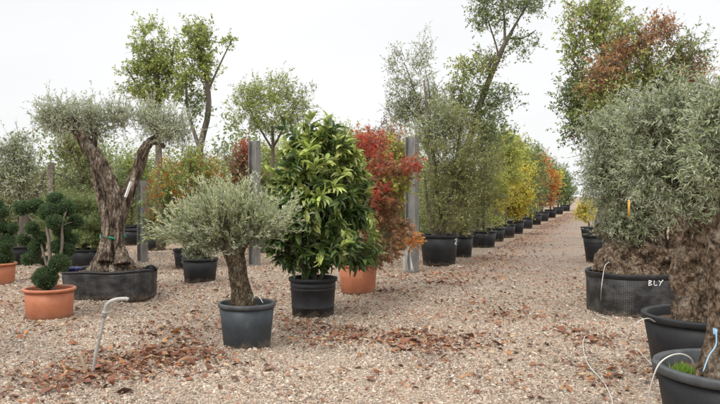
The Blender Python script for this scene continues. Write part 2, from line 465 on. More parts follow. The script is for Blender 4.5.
    L.new(v.outputs['Distance'], b1.inputs['Height'])
    b2 = nt.nodes.new('ShaderNodeBump'); b2.inputs['Strength'].default_value = 0.6; b2.inputs['Distance'].default_value = 0.06
    L.new(nz(3, 6, .7).outputs[0], b2.inputs['Height']); L.new(b1.outputs[0], b2.inputs['Normal'])
    L.new(b2.outputs[0], p.inputs['Normal'])
    return m

def gh(x, y):
    """gentle undulation of the yard"""
    return 0.018 * np.sin(x * 1.3 + 0.7 * y) + 0.014 * np.sin(2.1 * y - 0.9 * x + 1.1) + 0.01 * np.sin(3.7 * x + 2.9 * y)

M['ground'] = ground_mat()
def make_ground():
    xs = np.concatenate([np.linspace(-900, -30, 16), np.linspace(-28, 28, 160), np.linspace(30, 900, 16)])
    ys = np.concatenate([np.linspace(-60, 1.5, 8), np.linspace(2, 40, 150), np.linspace(45, 1600, 24)])
    X, Y = np.meshgrid(xs, ys)
    fade = np.clip((30 - np.abs(X)) / 8, 0, 1) * np.clip((42 - Y) / 10, 0, 1)
    Z = gh(X, Y) * fade - 0.02
    v = np.stack([X, Y, Z], -1).reshape(-1, 3)
    nx, ny = len(xs), len(ys)
    i = np.arange(ny - 1)[:, None] * nx; j = np.arange(nx - 1)[None, :]
    q = np.stack([i + j, i + j + 1, i + nx + j + 1, i + nx + j], -1).reshape(-1, 4)
    mb = MB(); mb.add(v, q)
    tag(mb.build('ground', M['ground'], smooth=True), kind='structure')
make_ground()

rng = np.random.default_rng(11)
def rot_frame(n, r, tilt):
    """random orthonormal frames, mostly lying flat"""
    a = r.uniform(0, 2 * math.pi, n)
    up = unit(np.stack([r.normal(0, tilt, n), r.normal(0, tilt, n), np.ones(n)], -1))
    x = np.stack([np.cos(a), np.sin(a), np.zeros(n)], -1)
    x = unit(x - up * np.sum(x * up, -1, keepdims=True))
    return x, np.cross(up, x), up

def vis_points(n, d0, d1, r, pw=1.0):
    """points on the ground within the wedge the photo shows, a bit beyond its sides"""
    u = r.uniform(0, 1, n)
    D = np.sqrt(d0 ** 2 + u ** pw * (d1 ** 2 - d0 ** 2))
    X = r.uniform(-0.62, 0.62, n) * D
    return X, D

def make_gravel():
    r = np.random.default_rng(5)
    N1, N2 = 270000, 130000
    X1, Y1 = vis_points(N1, 3.0, 8.5, r); X2, Y2 = vis_points(N2, 8.5, 21, r)
    X = np.concatenate([X1, X2]); Y = np.concatenate([Y1, Y2])
    size = np.concatenate([r.lognormal(math.log(0.0057), 0.36, N1), r.lognormal(math.log(0.0088), 0.33, N2)])
    lane = X - VPX * Y
    wob = .35 * np.sin(Y * 1.7) + .3 * np.sin(X * 2.3 + Y)
    keep = ~((lane + wob > -2.5) & (lane + wob < 0.3) & (r.uniform(0, 1, len(X)) < np.clip((Y + wob * 2 - 9.5) / 6, 0, .9)))
    keep &= ~((r.uniform(0, 1, len(X)) < np.clip((Y - 12) / 9, 0, 1)))
    # compact bare patches here and there
    pn = np.sin(X * 1.9 + 1.3 * np.sin(Y * 1.1)) * np.sin(Y * 1.7 + X * .6)
    keep &= ~((pn > 0.55) & (r.uniform(0, 1, len(X)) < 0.55))
    X, Y, size = X[keep], Y[keep], size[keep]
    # stones pushed up against the feet of the nearer containers
    lift = np.zeros(len(X))
    for px, D, rx, ry in ((247, 7.18, .24, .24), (313, 8.9, .265, .265), (358, 10.95, .27, .27), (50, 8.75, .29, .29), (-2, 12, .26, .26), (112, 10.35, .63, .44), (640, 9.35, .69, .61), (200, 12.6, .28, .28), (439, 15.35, .36, .36), (706, 5.75, .41, .41), (600, 16.2, .31, .31)):
        m = int(1100 * (rx + ry)); a = r.uniform(0, 2 * math.pi, m); e = np.abs(r.normal(0, .035, m))
        X = np.concatenate([X, PX(px, D) + np.cos(a) * (rx + e)]); Y = np.concatenate([Y, D + np.sin(a) * (ry + e)])
        size = np.concatenate([size, r.lognormal(math.log(.0075), .35, m)]); lift = np.concatenate([lift, np.clip(.022 - e * .45, 0, 1) * r.uniform(0, 1, m)])
    n = len(X)
    ax, ay, az = rot_frame(n, r, 0.35)
    sx = size * r.uniform(0.8, 1.5, n); sy = size * r.uniform(0.7, 1.1, n); sz = size * r.uniform(0.45, 0.9, n)
    base = np.array([[-1, -1, -.6], [1, -1, -.6], [1, 1, -.6], [-1, 1, -.6], [-.6, -.6, .8], [.6, -.6, .8], [.6, .6, .8], [-.6, .6, .8]])
    loc = base[None] + r.uniform(-.35, .35, (n, 8, 3))
    loc = loc * np.stack([sx, sy, sz], -1)[:, None, :]
    v = loc[..., 0:1] * ax[:, None] + loc[..., 1:2] * ay[:, None] + loc[..., 2:3] * az[:, None]
    c = np.stack([X, Y, gh(X, Y) - 0.02 + sz * 0.35 + lift], -1)
    v = (v + c[:, None]).reshape(-1, 3)
    fq = np.array([[4, 5, 6, 7], [0, 1, 5, 4], [1, 2, 6, 5], [2, 3, 7, 6], [3, 0, 4, 7]])
    q = (fq[None] + (np.arange(n) * 8)[:, None, None]).reshape(-1, 4)
    pal = np.array([[.37, .295, .225], [.32, .25, .19], [.44, .365, .29], [.53, .47, .39], [.25, .19, .14], [.36, .27, .195], [.17, .13, .10], [.30, .185, .125], [.29, .25, .21]])
    w = np.array([.20, .18, .14, .07, .12, .09, .09, .06, .06])
    col = pal[r.choice(len(pal), n, p=w / w.sum())] * r.uniform(.74, 1.25, (n, 1))
    dirt = np.sin(X * 1.1 + 1.6 * np.sin(Y * .8 + .4)) * np.sin(Y * 1.3 + .7 * X + 1.0) + .5 * np.sin(X * 3.1 + Y * 2.3) * np.sin(Y * 3.7 - X)
    col = col * np.clip(1.04 - .26 * np.clip(dirt, 0, 1.2), .7, 1.1)[:, None]
    mb = MB(); mb.add(v, q, None, np.repeat(col, 8, axis=0))
    tag(mb.build('gravel', M['stone'], smooth=False, colour=True), 'loose beige and grey crushed gravel covering the yard', 'gravel', kind='stuff')
make_gravel()

def make_litter():
    r = np.random.default_rng(8)
    # (px, py, rx, ry, count) drifts read from the picture and placed on the ground
    dr = [(150, 358, 48, 9, 700), (95, 376, 45, 9, 420), (45, 385, 40, 8, 120), (185, 350, 25, 8, 200), (165, 330, 34, 6, 170),
          (200, 312, 40, 8, 160), (330, 334, 34, 7, 340), (350, 327, 24, 5, 140), (300, 322, 18, 5, 120), (425, 338, 48, 7, 420),
          (455, 345, 45, 7, 180), (395, 331, 20, 4, 100), (520, 316, 44, 5, 200), (485, 303, 30, 4, 120), (592, 342, 26, 6, 160),
          (575, 330, 20, 5, 80), (420, 273, 34, 4, 240), (450, 283, 50, 6, 160), (395, 290, 30, 5, 120), (30, 330, 30, 8, 90),
          (20, 300, 20, 8, 90), (70, 335, 40, 8, 60), (250, 290, 60, 12, 220), (165, 285, 30, 8, 120), (600, 372, 30, 10, 90),
          (645, 355, 18, 14, 70), (20, 398, 40, 6, 40), (230, 372, 60, 10, 80), (620, 305, 10, 6, 40), (570, 288, 40, 10, 70),
          (10, 268, 30, 6, 80), (520, 372, 80, 14, 90), (400, 368, 90, 14, 100)]
    X = []; Y = []
    for px, py, rx, ry, n in dr:
        a = px + r.normal(0, rx * .75, n); b = py + r.normal(0, ry * .8, n)
        b = np.maximum(b, py - 2.2 * ry)
        d = DG(np.maximum(b, 215)); X.append(PX(a, d)); Y.append(d)
    # along the row of pots, far up the lane
    n = 3600; d = 12 + (r.uniform(0, 1, n) ** 1.3) * 50
    X.append(1.67 + VPX * (d - 15) + 0.5 + np.abs(r.normal(0, .75, n))); Y.append(d)
    n = 2500; x, d = vis_points(n, 3.2, 22, r); X.append(x); Y.append(d)
    n = 900; d = r.uniform(9, 22, n); X.append(r.uniform(-1, .6, n) * 4 - 3); Y.append(d)
    nbig = sum(len(a) for a in X)
    n = 26000; x, d = vis_points(n, 3.2, 18, r)
    k = (np.sin(x * 2.1 + np.sin(d * 1.3) * 2) * np.sin(d * 1.9 + x) + r.uniform(-.9, 1.2, n)) > .1
    X.append(x[k]); Y.append(d[k])
    X = np.concatenate(X); Y = np.concatenate(Y); n = len(X)
    ax, ay, az = rot_frame(n, r, 0.42)
    L = r.lognormal(math.log(0.024), .38, n); L[nbig:] *= .52; Wd = L * r.uniform(.35, .75, n); cu = L * r.uniform(-.1, .5, n)
    base = np.array([[-1, 0, 0], [0, -1, 1], [0, 0, 0], [0, 1, 1], [1, 0, .4]])
    loc = base[None] * np.stack([L, Wd, cu], -1)[:, None, :]
    v = loc[..., 0:1] * ax[:, None] + loc[..., 1:2] * ay[:, None] + loc[..., 2:3] * az[:, None]
    c = np.stack([X, Y, np.where(Y < 30, gh(X, Y), 0) - 0.02 + r.uniform(.010, .026, n)], -1)
    v = (v + c[:, None]).reshape(-1, 3)
    fq = np.array([[0, 2, 4, 1], [0, 3, 4, 2]])
    q = (fq[None] + (np.arange(n) * 5)[:, None, None]).reshape(-1, 4)
    pal = np.array([[.25, .105, .06], [.18, .08, .05], [.31, .145, .075], [.34, .20, .11], [.11, .06, .04], [.42, .18, .06], [.44, .33, .19]])
    w = np.array([.25, .25, .14, .14, .14, .03, .05])
    col = pal[r.choice(len(pal), n, p=w / w.sum())] * r.uniform(.75, 1.2, (n, 1))
    mb = MB(); mb.add(v, q, None, np.repeat(col, 5, axis=0))
    tag(mb.build('fallen_leaves', M['litter'], smooth=False, colour=True), 'drifts of dry red-brown fallen leaves on the gravel', 'fallen leaves', kind='stuff')
make_litter()

# ------------------------------------------------------------------ foliage
def tmpl_kite():
    return np.array([[0, 0, 0], [.45, -.5, 0], [1, 0, 0], [.45, .5, 0]]), np.array([[0, 3, 2, 1]])
def tmpl_fold():
    return np.array([[0, 0, 0], [.42, -.5, .12], [.5, 0, 0], [.42, .5, .12], [1, 0, -.08]]), np.array([[0, 2, 4, 1], [0, 3, 4, 2]])
def tmpl_long():
    v = []; 
    for u, w, z in ((0, .06, 0), (.25, .38, .05), (.55, .5, .03), (.82, .28, -.08), (1, .02, -.2)):
        v += [[u, -w, z + w * .12], [u, 0, z - .03], [u, w, z + w * .12]]
    q = []
    for i in range(4):
        a = i * 3
        q += [[a, a + 1, a + 4, a + 3], [a + 1, a + 2, a + 5, a + 4]]
    return np.array(v), np.array(q)
def tmpl_star():
    """five-lobed maple leaf: five narrow kites fanned from the stalk"""
    v = []; q = []
    for k, (an, ln) in enumerate(((-75, .6), (-38, .85), (0, 1), (38, .85), (75, .6))):
        a = math.radians(an); c, s = math.cos(a), math.sin(a)
        for u, w, z in ((0, 0, 0), (.5, -.13, .02), (1, 0, -.1), (.5, .13, .02)):
            v.append([(u * c - w * s) * ln, (u * s + w * c) * ln, z])
        q.append([4 * k, 4 * k + 3, 4 * k + 2, 4 * k + 1])
    return np.array(v), np.array(q)
TM = {'kite': tmpl_kite(), 'fold': tmpl_fold(), 'long': tmpl_long(), 'star': tmpl_star()}

def leaves_at(mb, base, d, nrm, L, Wd, tm, col):
    tv, tq = TM[tm]
    d = unit(d); s = unit(np.cross(nrm, d)); nn = np.cross(d, s)
    k = len(tv); n = len(base)
    wy = Wd if tm != 'star' else L
    v = base[:, None] + tv[None, :, 0:1] * (L[:, None, None] * d[:, None]) + tv[None, :, 1:2] * (wy[:, None, None] * s[:, None]) + tv[None, :, 2:3] * (L[:, None, None] * nn[:, None])
    q = (tq[None] + (np.arange(n) * k)[:, None, None]).reshape(-1, 4)
    mb.add(v.reshape(-1, 3), q, None, np.repeat(col, k, axis=0))

def twig_tubes(mb, P, rad):
    """P: (T, K, 3) polylines -> three-sided tubes"""
    T, K, _ = P.shape
    if T == 0: return
    tg = unit(P[:, -1] - P[:, 0]); ref = np.tile(np.array([[.3, .9, .1]]), (T, 1))
    A = unit(np.cross(tg, ref)); B = np.cross(tg, A)
    th = np.array([0, 2.094, 4.189])
    taper = np.linspace(1, .3, K)
    off = A[:, None, None, :] * np.cos(th)[None, None, :, None] + B[:, None, None, :] * np.sin(th)[None, None, :, None]
    v = P[:, :, None, :] + off * (np.asarray(rad)[:, None, None, None] * taper[None, :, None, None])
    q = []
    for i in range(K - 1):
        for j in range(3):
            k = (j + 1) % 3
            q.append([i * 3 + j, i * 3 + k, (i + 1) * 3 + k, (i + 1) * 3 + j])
    q = (np.array(q)[None] + (np.arange(T) * K * 3)[:, None, None]).reshape(-1, 4)
    mb.add(v.reshape(-1, 3), q)

PAL = {
 'olive': [(.40, .44, .28), (.30, .35, .20), (.50, .52, .38), (.35, .39, .22)],
 'olive_right': [(.33, .39, .21), (.25, .31, .15), (.47, .50, .35), (.29, .34, .16)],
 'olive_warm': [(.50, .54, .29), (.40, .45, .21), (.62, .64, .42), (.32, .37, .15)],
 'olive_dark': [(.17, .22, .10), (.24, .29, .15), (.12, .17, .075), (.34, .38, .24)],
 'olive_green': [(.28, .34, .14), (.21, .27, .12), (.37, .42, .23)],
 'bright': [(.36, .42, .11), (.30, .36, .09), (.47, .50, .18), (.24, .30, .07)],
 'mid': [(.18, .25, .09), (.23, .29, .11), (.13, .19, .065), (.28, .32, .14)],
 'dull': [(.25, .29, .095), (.19, .235, .075), (.33, .36, .14), (.29, .28, .10)],
 'feather': [(.29, .33, .11), (.23, .27, .08), (.37, .40, .16), (.31, .30, .12)],
 'pale': [(.34, .38, .20), (.28, .33, .16), (.40, .43, .25)],
 'dark': [(.06, .095, .04), (.08, .12, .05), (.045, .07, .03)],
 'needle': [(.075, .125, .05), (.11, .17, .065), (.055, .095, .04)],
 'pine': [(.22, .28, .10), (.28, .33, .12), (.16, .21, .08)],
 'yellow': [(.64, .54, .07), (.68, .58, .11), (.50, .50, .09), (.58, .43, .06)],
 'lime': [(.44, .48, .10), (.35, .41, .10), (.54, .54, .14)],
 'red': [(.55, .10, .06), (.46, .075, .05), (.58, .20, .09), (.38, .14, .07), (.50, .09, .06)],
 'rust': [(.42, .20, .11), (.34, .16, .09), (.46, .27, .13), (.28, .15, .09), (.32, .27, .11)],
 'orange': [(.60, .25, .06), (.52, .21, .06), (.64, .36, .09), (.44, .20, .07)],
 'bronze': [(.46, .21, .10), (.38, .18, .09), (.52, .29, .15), (.30, .24, .11)],
 'mauve': [(.28, .17, .12), (.23, .17, .11), (.33, .23, .15)],
 'glossy': [(.075, .125, .035), (.10, .155, .045), (.055, .095, .03), (.15, .21, .06)],
 'newleaf': [(.34, .41, .10), (.26, .33, .085), (.45, .49, .16)],
}

def crown(r, blobs, clumps, clump_r, twigs, twig_len, nleaf, leaf, tm, up=.35, out=.7, spread=.55, shell=.35, droop=0.0,
          alt=None, twig_r=.003, ang=.9, flat=.6, focus=None, fpull=1.2):
    """blobs: [(centre(3), radii(3), palette)] in local metres. returns leaf mesh, twig mesh, clump centres"""
    lb, tb = MB(), MB()
    w = np.array([(b[1][0] * b[1][1] * b[1][2]) ** .6 for b in blobs]); w = w / w.sum()
    bi = r.choice(len(blobs), clumps, p=w)
    C = np.array([b[0] for b in blobs], float)[bi]; R = np.array([b[1] for b in blobs], float)[bi]
    dr = unit(r.normal(size=(clumps, 3)))
    rr = np.sqrt(r.uniform(shell ** 2, 1, clumps))
    cc = C + dr * R * rr[:, None]
    outd = unit(dr / R * R.mean(1, keepdims=True))
    cb = r.uniform(.82, 1.18, clumps)
    T = clumps * twigs
    ti = np.repeat(np.arange(clumps), twigs)
    cr = clump_r * r.uniform(.55, 1.25, clumps)
    off = r.normal(size=(T, 3)) * .5 * cr[ti][:, None]
    org = cc[ti] + off
    d = unit(outd[ti] * out + off / (clump_r + 1e-6) * .5 + np.array([0, 0, up]) + r.normal(size=(T, 3)) * spread)
    if focus is not None:      # shoots fan out from the top of the trunk
        d = unit(d + fpull * unit(org - np.array(focus)))
    TL = twig_len * r.uniform(.55, 1.3, T)
    org = org - d * TL[:, None] * .5
    bend = r.normal(size=(T, 3)) * .16 + np.array([0, 0, -droop])
    K = 4; s = np.linspace(0, 1, K)
    P = org[:, None] + d[:, None] * (TL[:, None, None] * s[None, :, None]) + bend[:, None] * (TL[:, None, None] * (s ** 2)[None, :, None])
    twig_tubes(tb, P, np.full(T, twig_r) * r.uniform(.7, 1.4, T))
    n = T * nleaf
    li = np.repeat(np.arange(T), nleaf)
    if tm == 'long': u = r.uniform(.55, 1.0, n)
    else: u = np.clip(r.uniform(.12, 1.02, n), 0, 1)
    base = org[li] + d[li] * (TL[li] * u)[:, None] + bend[li] * (TL[li] * u ** 2)[:, None]
    td = unit(d[li] + 2 * bend[li] * u[:, None])
    rnd = unit(r.normal(size=(n, 3))); side = unit(rnd - td * np.sum(rnd * td, -1, keepdims=True))
    ld = unit(td * (1.1 - ang * .6) + side * ang + np.array([0, 0, -droop * .8]) + r.normal(size=(n, 3)) * .12)
    nr = unit(np.array([0, 0, flat]) + r.normal(size=(n, 3)) * .55 + td * .3)
    Ls = leaf[0] * r.uniform(.6, 1.25, n); Wd = leaf[1] * r.uniform(.7, 1.2, n)
    pals = [np.array(PAL[b[2]]) for b in blobs]
    col = np.zeros((n, 3)); bli = bi[ti][li]
    for k, p in enumerate(pals):
        m_ = bli == k
        col[m_] = p[r.integers(0, len(p), m_.sum())]
    if alt:   # (palette, fraction of twigs at the foot, at the top) : new shoots, turning leaves, olives darker towards the foot
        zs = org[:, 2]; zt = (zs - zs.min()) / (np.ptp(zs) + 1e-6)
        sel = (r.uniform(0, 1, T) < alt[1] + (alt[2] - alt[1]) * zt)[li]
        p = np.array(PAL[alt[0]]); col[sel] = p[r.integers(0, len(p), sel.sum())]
    col = col * cb[ti][li][:, None] * r.uniform(.7, 1.35, (n, 1))
    leaves_at(lb, base, ld, nr, Ls, Wd, tm, np.clip(col, 0.01, .8))
    return lb, tb, cc

def limbs(mb, r, skeleton, targets, r_min=.006, k=.011, sides=5):
    """join every clump to the nearest lower wood; skeleton: list of (point, radius)"""
    sp = [np.array(s[0], float) for s in skeleton]; sr = [float(s[1]) for s in skeleton]
    tg = [np.array(t) for t in targets]
    S = np.array(sp)
    dist = [np.min(np.linalg.norm(S - t, axis=1)) for t in tg]
    for idx in np.argsort(dist):
        t = tg[idx]
        S = np.array(sp); dv = t - S; dd = np.linalg.norm(dv, axis=1)
        pen = dd + np.clip(-dv[:, 2], 0, None) * 1.2
        a = int(np.argmin(pen)); L = dd[a]
        if L < .03: continue
        r0 = min(sr[a] * .75, r_min + k * L)
        p0, p3 = S[a], t
        mid = (p0 + p3) / 2 + np.array([0, 0, .10 * L]) + r.normal(size=3) * .07 * L
        pts = spline([p0, p0 * .6 + mid * .4 + r.normal(size=3) * .03 * L, mid, p3], 7)
        tube(mb, pts, np.linspace(r0, r_min * .6, 7), sides, cap=False)
        for i in (2, 4, 6):
            sp.append(pts[i]); sr.append(max(r0 * (1 - i / 7), r_min * .7))

def ridged(seed, lobes=5, amp=.16, twist=2.0, nf=9.0, na=.25, knob=0.0, fib=.16, craggy=0.0):
    ph = seed * 1.7
    def f(th, t, P, ln, r):
        v = 1 + amp * .6 * np.sin(lobes * th + twist * t * 3 + ph + .8 * np.sin(ln * 5)) + amp * .6 * np.sin((lobes + 4) * th - twist * t * 2 + ph * 2)
        v = v + na * 1.5 * fbm(P * np.array([1, 1, .5]) * nf + seed * 3.1, 3)
        tw = th + twist * t
        k = np.clip(r / .028, 2.2, 7)
        F = np.stack([np.cos(tw) * k, np.sin(tw) * k, ln * 3.2], -1) + seed
        v = v + fib * (.6 - 2.2 * np.abs(fbm(F, 4)))
        if knob: v = v + knob * np.clip(fbm(P * 5 + seed, 2), 0, 1) * 2.2
        if craggy:
            v = v + craggy * (.45 - 2.0 * np.abs(fbm(P * np.array([1, 1, .7]) * 11 + seed * 1.3, 5)))
        return np.clip(v, .3, 2)
    return f

def stems(mb, polys, gnarl=None, sides=12, seg=22, seed=0):
    """polys: lists of (x,y,z,r); returns skeleton points"""
    sk = []
    for i, pl in enumerate(polys):
        s = spline(pl, seg)
        tube(mb, s[:, :3], np.maximum(s[:, 3], .004), sides, mod=gnarl(seed + i) if gnarl else None)
        for p in s[seg // 3::2]: sk.append((p[:3], p[3]))
    return sk

# ------------------------------------------------------------------ containers (local, standing on z=0)
def pot(root, R, H, mat, rimmat=None, taper=.82, soil=True, ribs=False, name='pot', rim_w=.03, soil_mat='soil', seg=56):
    z0 = -0.02
    b = R * taper; t = max(.008, R * .03)
    Ro = R - rim_w * .6
    mb = MB()
    prof = [(b - .02, z0), (b, z0 + .02)]
    if ribs:
        for k in (1, 4.7, 5.4):
            u = .12 + k * .12; x = b + (Ro - b) * u
            prof += [(x, z0 + H * u), (x + .004, z0 + H * (u + .012)), (x + .004, z0 + H * (u + .045)), (x + .001, z0 + H * (u + .055))]
    else:
        prof += [(b + (Ro - b) * .5, z0 + H * .5)]
    prof += [(Ro, z0 + H * .93), (Ro - t, z0 + H * .93), (Ro - t * 1.6, z0 + H * .7)]
    lathe(mb, prof, seg)
    pt = mb.build(name, M[mat], root)
    mb = MB()
    zt = z0 + H
    lathe(mb, [(Ro - t, zt - H * .10), (Ro + .001, zt - H * .105), (R - .004, zt - H * .09), (R, zt - H * .06), (R, zt - .012), (R - .006, zt), (R - rim_w * .6 - t, zt), (R - rim_w * .6 - t * 1.6, zt - .012), (R - rim_w * .6 - t * 1.9, zt - H * .3)], seg, close_bottom=False)
    mb.build('rim', M[rimmat or mat], pt)
    if soil:
        soil_disc(root, Ro - t * 1.2, z0 + H * .84, soil_mat)
    return pt

def soil_disc(root, R, z, mat='soil', mound=.03, sx=1, sy=1, power=2.0):
    mb = MB(); r = np.random.default_rng(int(R * 1e4) % 9999)
    prof = [(R * k / 7, z + mound * (1 - (k / 7) ** 2)) for k in range(7, 0, -1)]
    prof = [(p[0], p[1]) for p in prof]
    lathe(mb, prof, 40, sx, sy, close_bottom=False, power=power)
    v = mb.v[0]
    v[:, 2] += r.normal(0, .008, len(v))
    jj = np.arange(40); kk = (jj + 1) % 40; last = 6 * 40
    mb.add(np.array([[0, 0, z + mound]]))
    mb.t.append(np.stack([last + jj, last + kk, np.full(40, 7 * 40)], -1))
    return mb.build('soil', M[mat], root)

class Plant:
    """a potted plant: local frame at its foot, measured in picture pixels at its distance"""
    def __init__(self, name, label, cat, px, D, group=None, seed=1):
        self.D = D; self.x = PX(px, D); self.z0 = float(gh(self.x, D)) if D < 30 else 0.0
        self.root = empty(name, (self.x, D, self.z0), label, cat, group)
        self.r = np.random.default_rng(seed)
        self.skel = []
    def pt(self, px, py, dy=0.0):
        d = self.D + dy
        return np.array([PX(px, d) - self.x, dy, PZ(py, d) - self.z0])
    def poly(self, pts):          # (px, py, r_px, dy)
        out = []
        for p in pts:
            dy = p[3] if len(p) > 3 else 0.0
            out.append([*self.pt(p[0], p[1], dy), p[2] * self.D / F])
        return out
    def trunk(self, polys, mat='bark', gnarl=None, sides=12, seg=22, name='trunk', box=None):
        mb = MB(); self.skel += stems(mb, [self.poly(p) for p in polys], gnarl, sides, seg, int(self.r.integers(0, 50)))
        if box: inside(mb, *box)
        return mb.build(name, M[mat], self.root)
    def foliage(self, blobs, mat='leaf', limb_mat='bark', limb_k=.011, limb_min=.006, name='crown', depth=None, **kw):
        """blobs: (px, py, rx, ry, dy, palette)"""
        bl = []
        for b in blobs:
            s = (self.D + b[4]) / F
            dz = b[2] * s if depth is None else depth
            bl.append((self.pt(b[0], b[1], b[4]), (b[2] * s, dz, b[3] * s), b[5]))
        lb, tb, cc = crown(self.r, bl, **kw)
        o = lb.build(name, M[mat], self.root, smooth=False, colour=True)
        if self.skel:
            limbs(tb, self.r, self.skel, cc, limb_min, limb_k)
        tb.build('branches', M[limb_mat], self.root)
        return o

# =================================================================== FOREGROUND PLANTS
OL = 'potted_olive_tree'
# --- small olive standard in a slate pot
p = Plant(OL, 'small silver olive standard with domed crown in a slate grey pot', 'olive tree', 247, 7.18, seed=21)
pot(p.root, .295, .46, 'pot_slate', 'pot_rim', taper=.80, rim_w=.03)
p.trunk([[(243, 318, 12, 0), (242, 300, 9.8, 0), (239, 280, 8.6, 0), (236, 262, 8.6, 0), (234, 246, 9.5, 0), (232, 238, 5, 0)],
         [(233, 256, 6, 0), (226, 243, 5.5, -.03), (212, 232, 4, -.05), (196, 225, 2.5, 0)],
         [(236, 254, 7, 0), (243, 242, 5.5, .03), (256, 232, 4, .08), (272, 225, 2, .1)],
         [(234, 250, 6, 0), (233, 236, 5, .08), (230, 222, 3, .15)],
         [(235, 252, 5, 0), (240, 238, 4, -.12), (246, 228, 2.5, -.25)]], 'bark_olive_fine', lambda s: ridged(s, 5, .08, 1.5, 14, .2, 0, .08, .16), 64, 110)
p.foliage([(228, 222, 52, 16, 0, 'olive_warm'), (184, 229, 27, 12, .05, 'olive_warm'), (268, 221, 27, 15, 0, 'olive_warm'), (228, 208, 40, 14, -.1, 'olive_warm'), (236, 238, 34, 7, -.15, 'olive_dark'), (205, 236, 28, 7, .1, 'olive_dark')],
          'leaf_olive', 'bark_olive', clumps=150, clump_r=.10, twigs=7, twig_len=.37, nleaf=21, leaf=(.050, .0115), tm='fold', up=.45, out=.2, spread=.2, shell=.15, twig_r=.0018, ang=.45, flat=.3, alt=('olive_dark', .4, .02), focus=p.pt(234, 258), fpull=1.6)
mb = MB()
tube(mb, spline([p.pt(252, 302, -.1), p.pt(254, 296, -.13), p.pt(259, 297, -.2), p.pt(263, 303, -.24)], 12), .004, 6)
mb.build('drip_tube', M['tube'], p.root)

# --- large-leaved glossy shrub
p = Plant('potted_laurel', 'tall bushy shrub with long glossy leaves in a black ribbed pot', 'shrub', 313, 8.9, seed=33)
pot(p.root, .31, .50, 'pot_black', 'pot_black', taper=.84, ribs=True)
p.trunk([[(313, 296, 3.5), (314, 270, 3), (312, 235, 2.6), (316, 190, 2), (318, 140, 1)],
         [(311, 290, 2.6), (300, 262, 2.3, -.1), (288, 235, 1.8, -.15), (278, 200, 1.2, -.1)],
         [(315, 292, 2.6), (328, 262, 2.3, .1), (342, 235, 1.8, .1), (352, 190, 1, .1)]], 'bark')
p.foliage([(314, 236, 42, 26, 0, 'glossy'), (316, 200, 40, 34, 0, 'glossy'), (284, 212, 20, 26, -.1, 'glossy'), (317, 156, 30, 24, 0, 'glossy'), (320, 140, 17, 12, 0, 'glossy'), (330, 160, 26, 22, .05, 'glossy'), (342, 200, 18, 32, .1, 'glossy'), (296, 252, 22, 12, -.05, 'glossy'), (342, 252, 22, 14, 0, 'glossy'), (298, 178, 22, 20, 0, 'glossy'), (340, 172, 18, 20, 0, 'glossy')],
          'leaf_glossy', 'bark', clumps=250, clump_r=.12, twigs=3, twig_len=.22, nleaf=12, leaf=(.165, .054), tm='long', up=.4, out=.9, spread=.3, shell=.45, twig_r=.004, ang=.75, flat=.9, droop=.12, alt=('newleaf', .0, .8), limb_k=.008)

# --- red Japanese maple in terracotta
p = Plant('potted_maple', 'red and rust leaved maple in a terracotta pot beside the steel post', 'maple', 358, 10.95, seed=41)
pot(p.root, .315, .46, 'terracotta', 'terracotta', taper=.84)
p.trunk([[(362, 275, 2.6), (364, 250, 2.3), (372, 215, 1.8), (378, 180, 1.2), (380, 150, .6)],
         [(363, 255, 1.8), (385, 236, 1.3, -.1), (405, 236, .8, -.15), (422, 236, .5, -.15)],
         [(366, 240, 1.6), (355, 210, 1.1, .1), (360, 170, .7, .1)],
         [(376, 195, 1.3), (395, 178, .9), (412, 166, .6, -.1), (424, 162, .4, -.1)]], 'bark')
p.foliage([(372, 205, 32, 26, 0, 'rust'), (378, 192, 14, 9, -.2, 'red'), (372, 186, 26, 16, .1, 'rust'), (368, 150, 12, 22, .2, 'red'), (380, 166, 12, 9, 0, 'red'), (396, 172, 14, 8, 0, 'rust'), (384, 232, 28, 20, -.1, 'rust'), (386, 208, 17, 22, 0, 'rust'), (395, 185, 14, 14, .1, 'lime'), (370, 250, 26, 14, 0, 'rust'),
           (410, 238, 12, 3, -.15, 'orange'), (413, 164, 9, 3.5, -.1, 'red'), (350, 190, 14, 30, .2, 'rust')],
          'leaf', 'bark', clumps=250, clump_r=.13, twigs=7, twig_len=.17, nleaf=8, leaf=(.048, .04), tm='star', up=.15, out=.8, spread=.6, shell=.3, twig_r=.0022, ang=1.0, flat=1.0, droop=.25, depth=.5, alt=('rust', .15, .2))

# --- large old olive in a black net container (left)
p = Plant(OL, 'big old olive with forked gnarled trunk in a wide black net bag', 'olive tree', 112, 10.35, seed=52)
mb = MB()
lathe(mb, [(.94, -.02), (.985, .02), (1.0, .12), (.99, .22), (1.01, .34), (1.0, .395), (.985, .40), (.975, .38), (.96, .30)], 96, .63, .44, wob=.035, seed=3, power=3.6)
bag = mb.build('net_bag', M['net'], p.root)
mb = MB(); lathe(mb, [(.96, .37), (1.0, .375), (1.02, .39), (1.0, .415), (.97, .41), (.95, .39)], 96, .635, .445, wob=.035, seed=3, power=3.6, close_bottom=False)
mb.build('rolled_rim', M['pot_black'], bag)
soil_disc(p.root, .96, .35, mound=.05, sx=.62, sy=.43, power=3.6)
for hx in (-.6, .6):
    mb = MB(); a = spline([(hx - .07, -.05, .39), (hx - .04, -.12, .45), (hx + .04, -.12, .46), (hx + .07, -.05, .39)], 10)
    tube(mb, a, .018, 6); mb.build('handle', M['pot_black'], bag)
G = lambda s: ridged(s, 4, .13, 1.2, 6, .28, .10, .34)
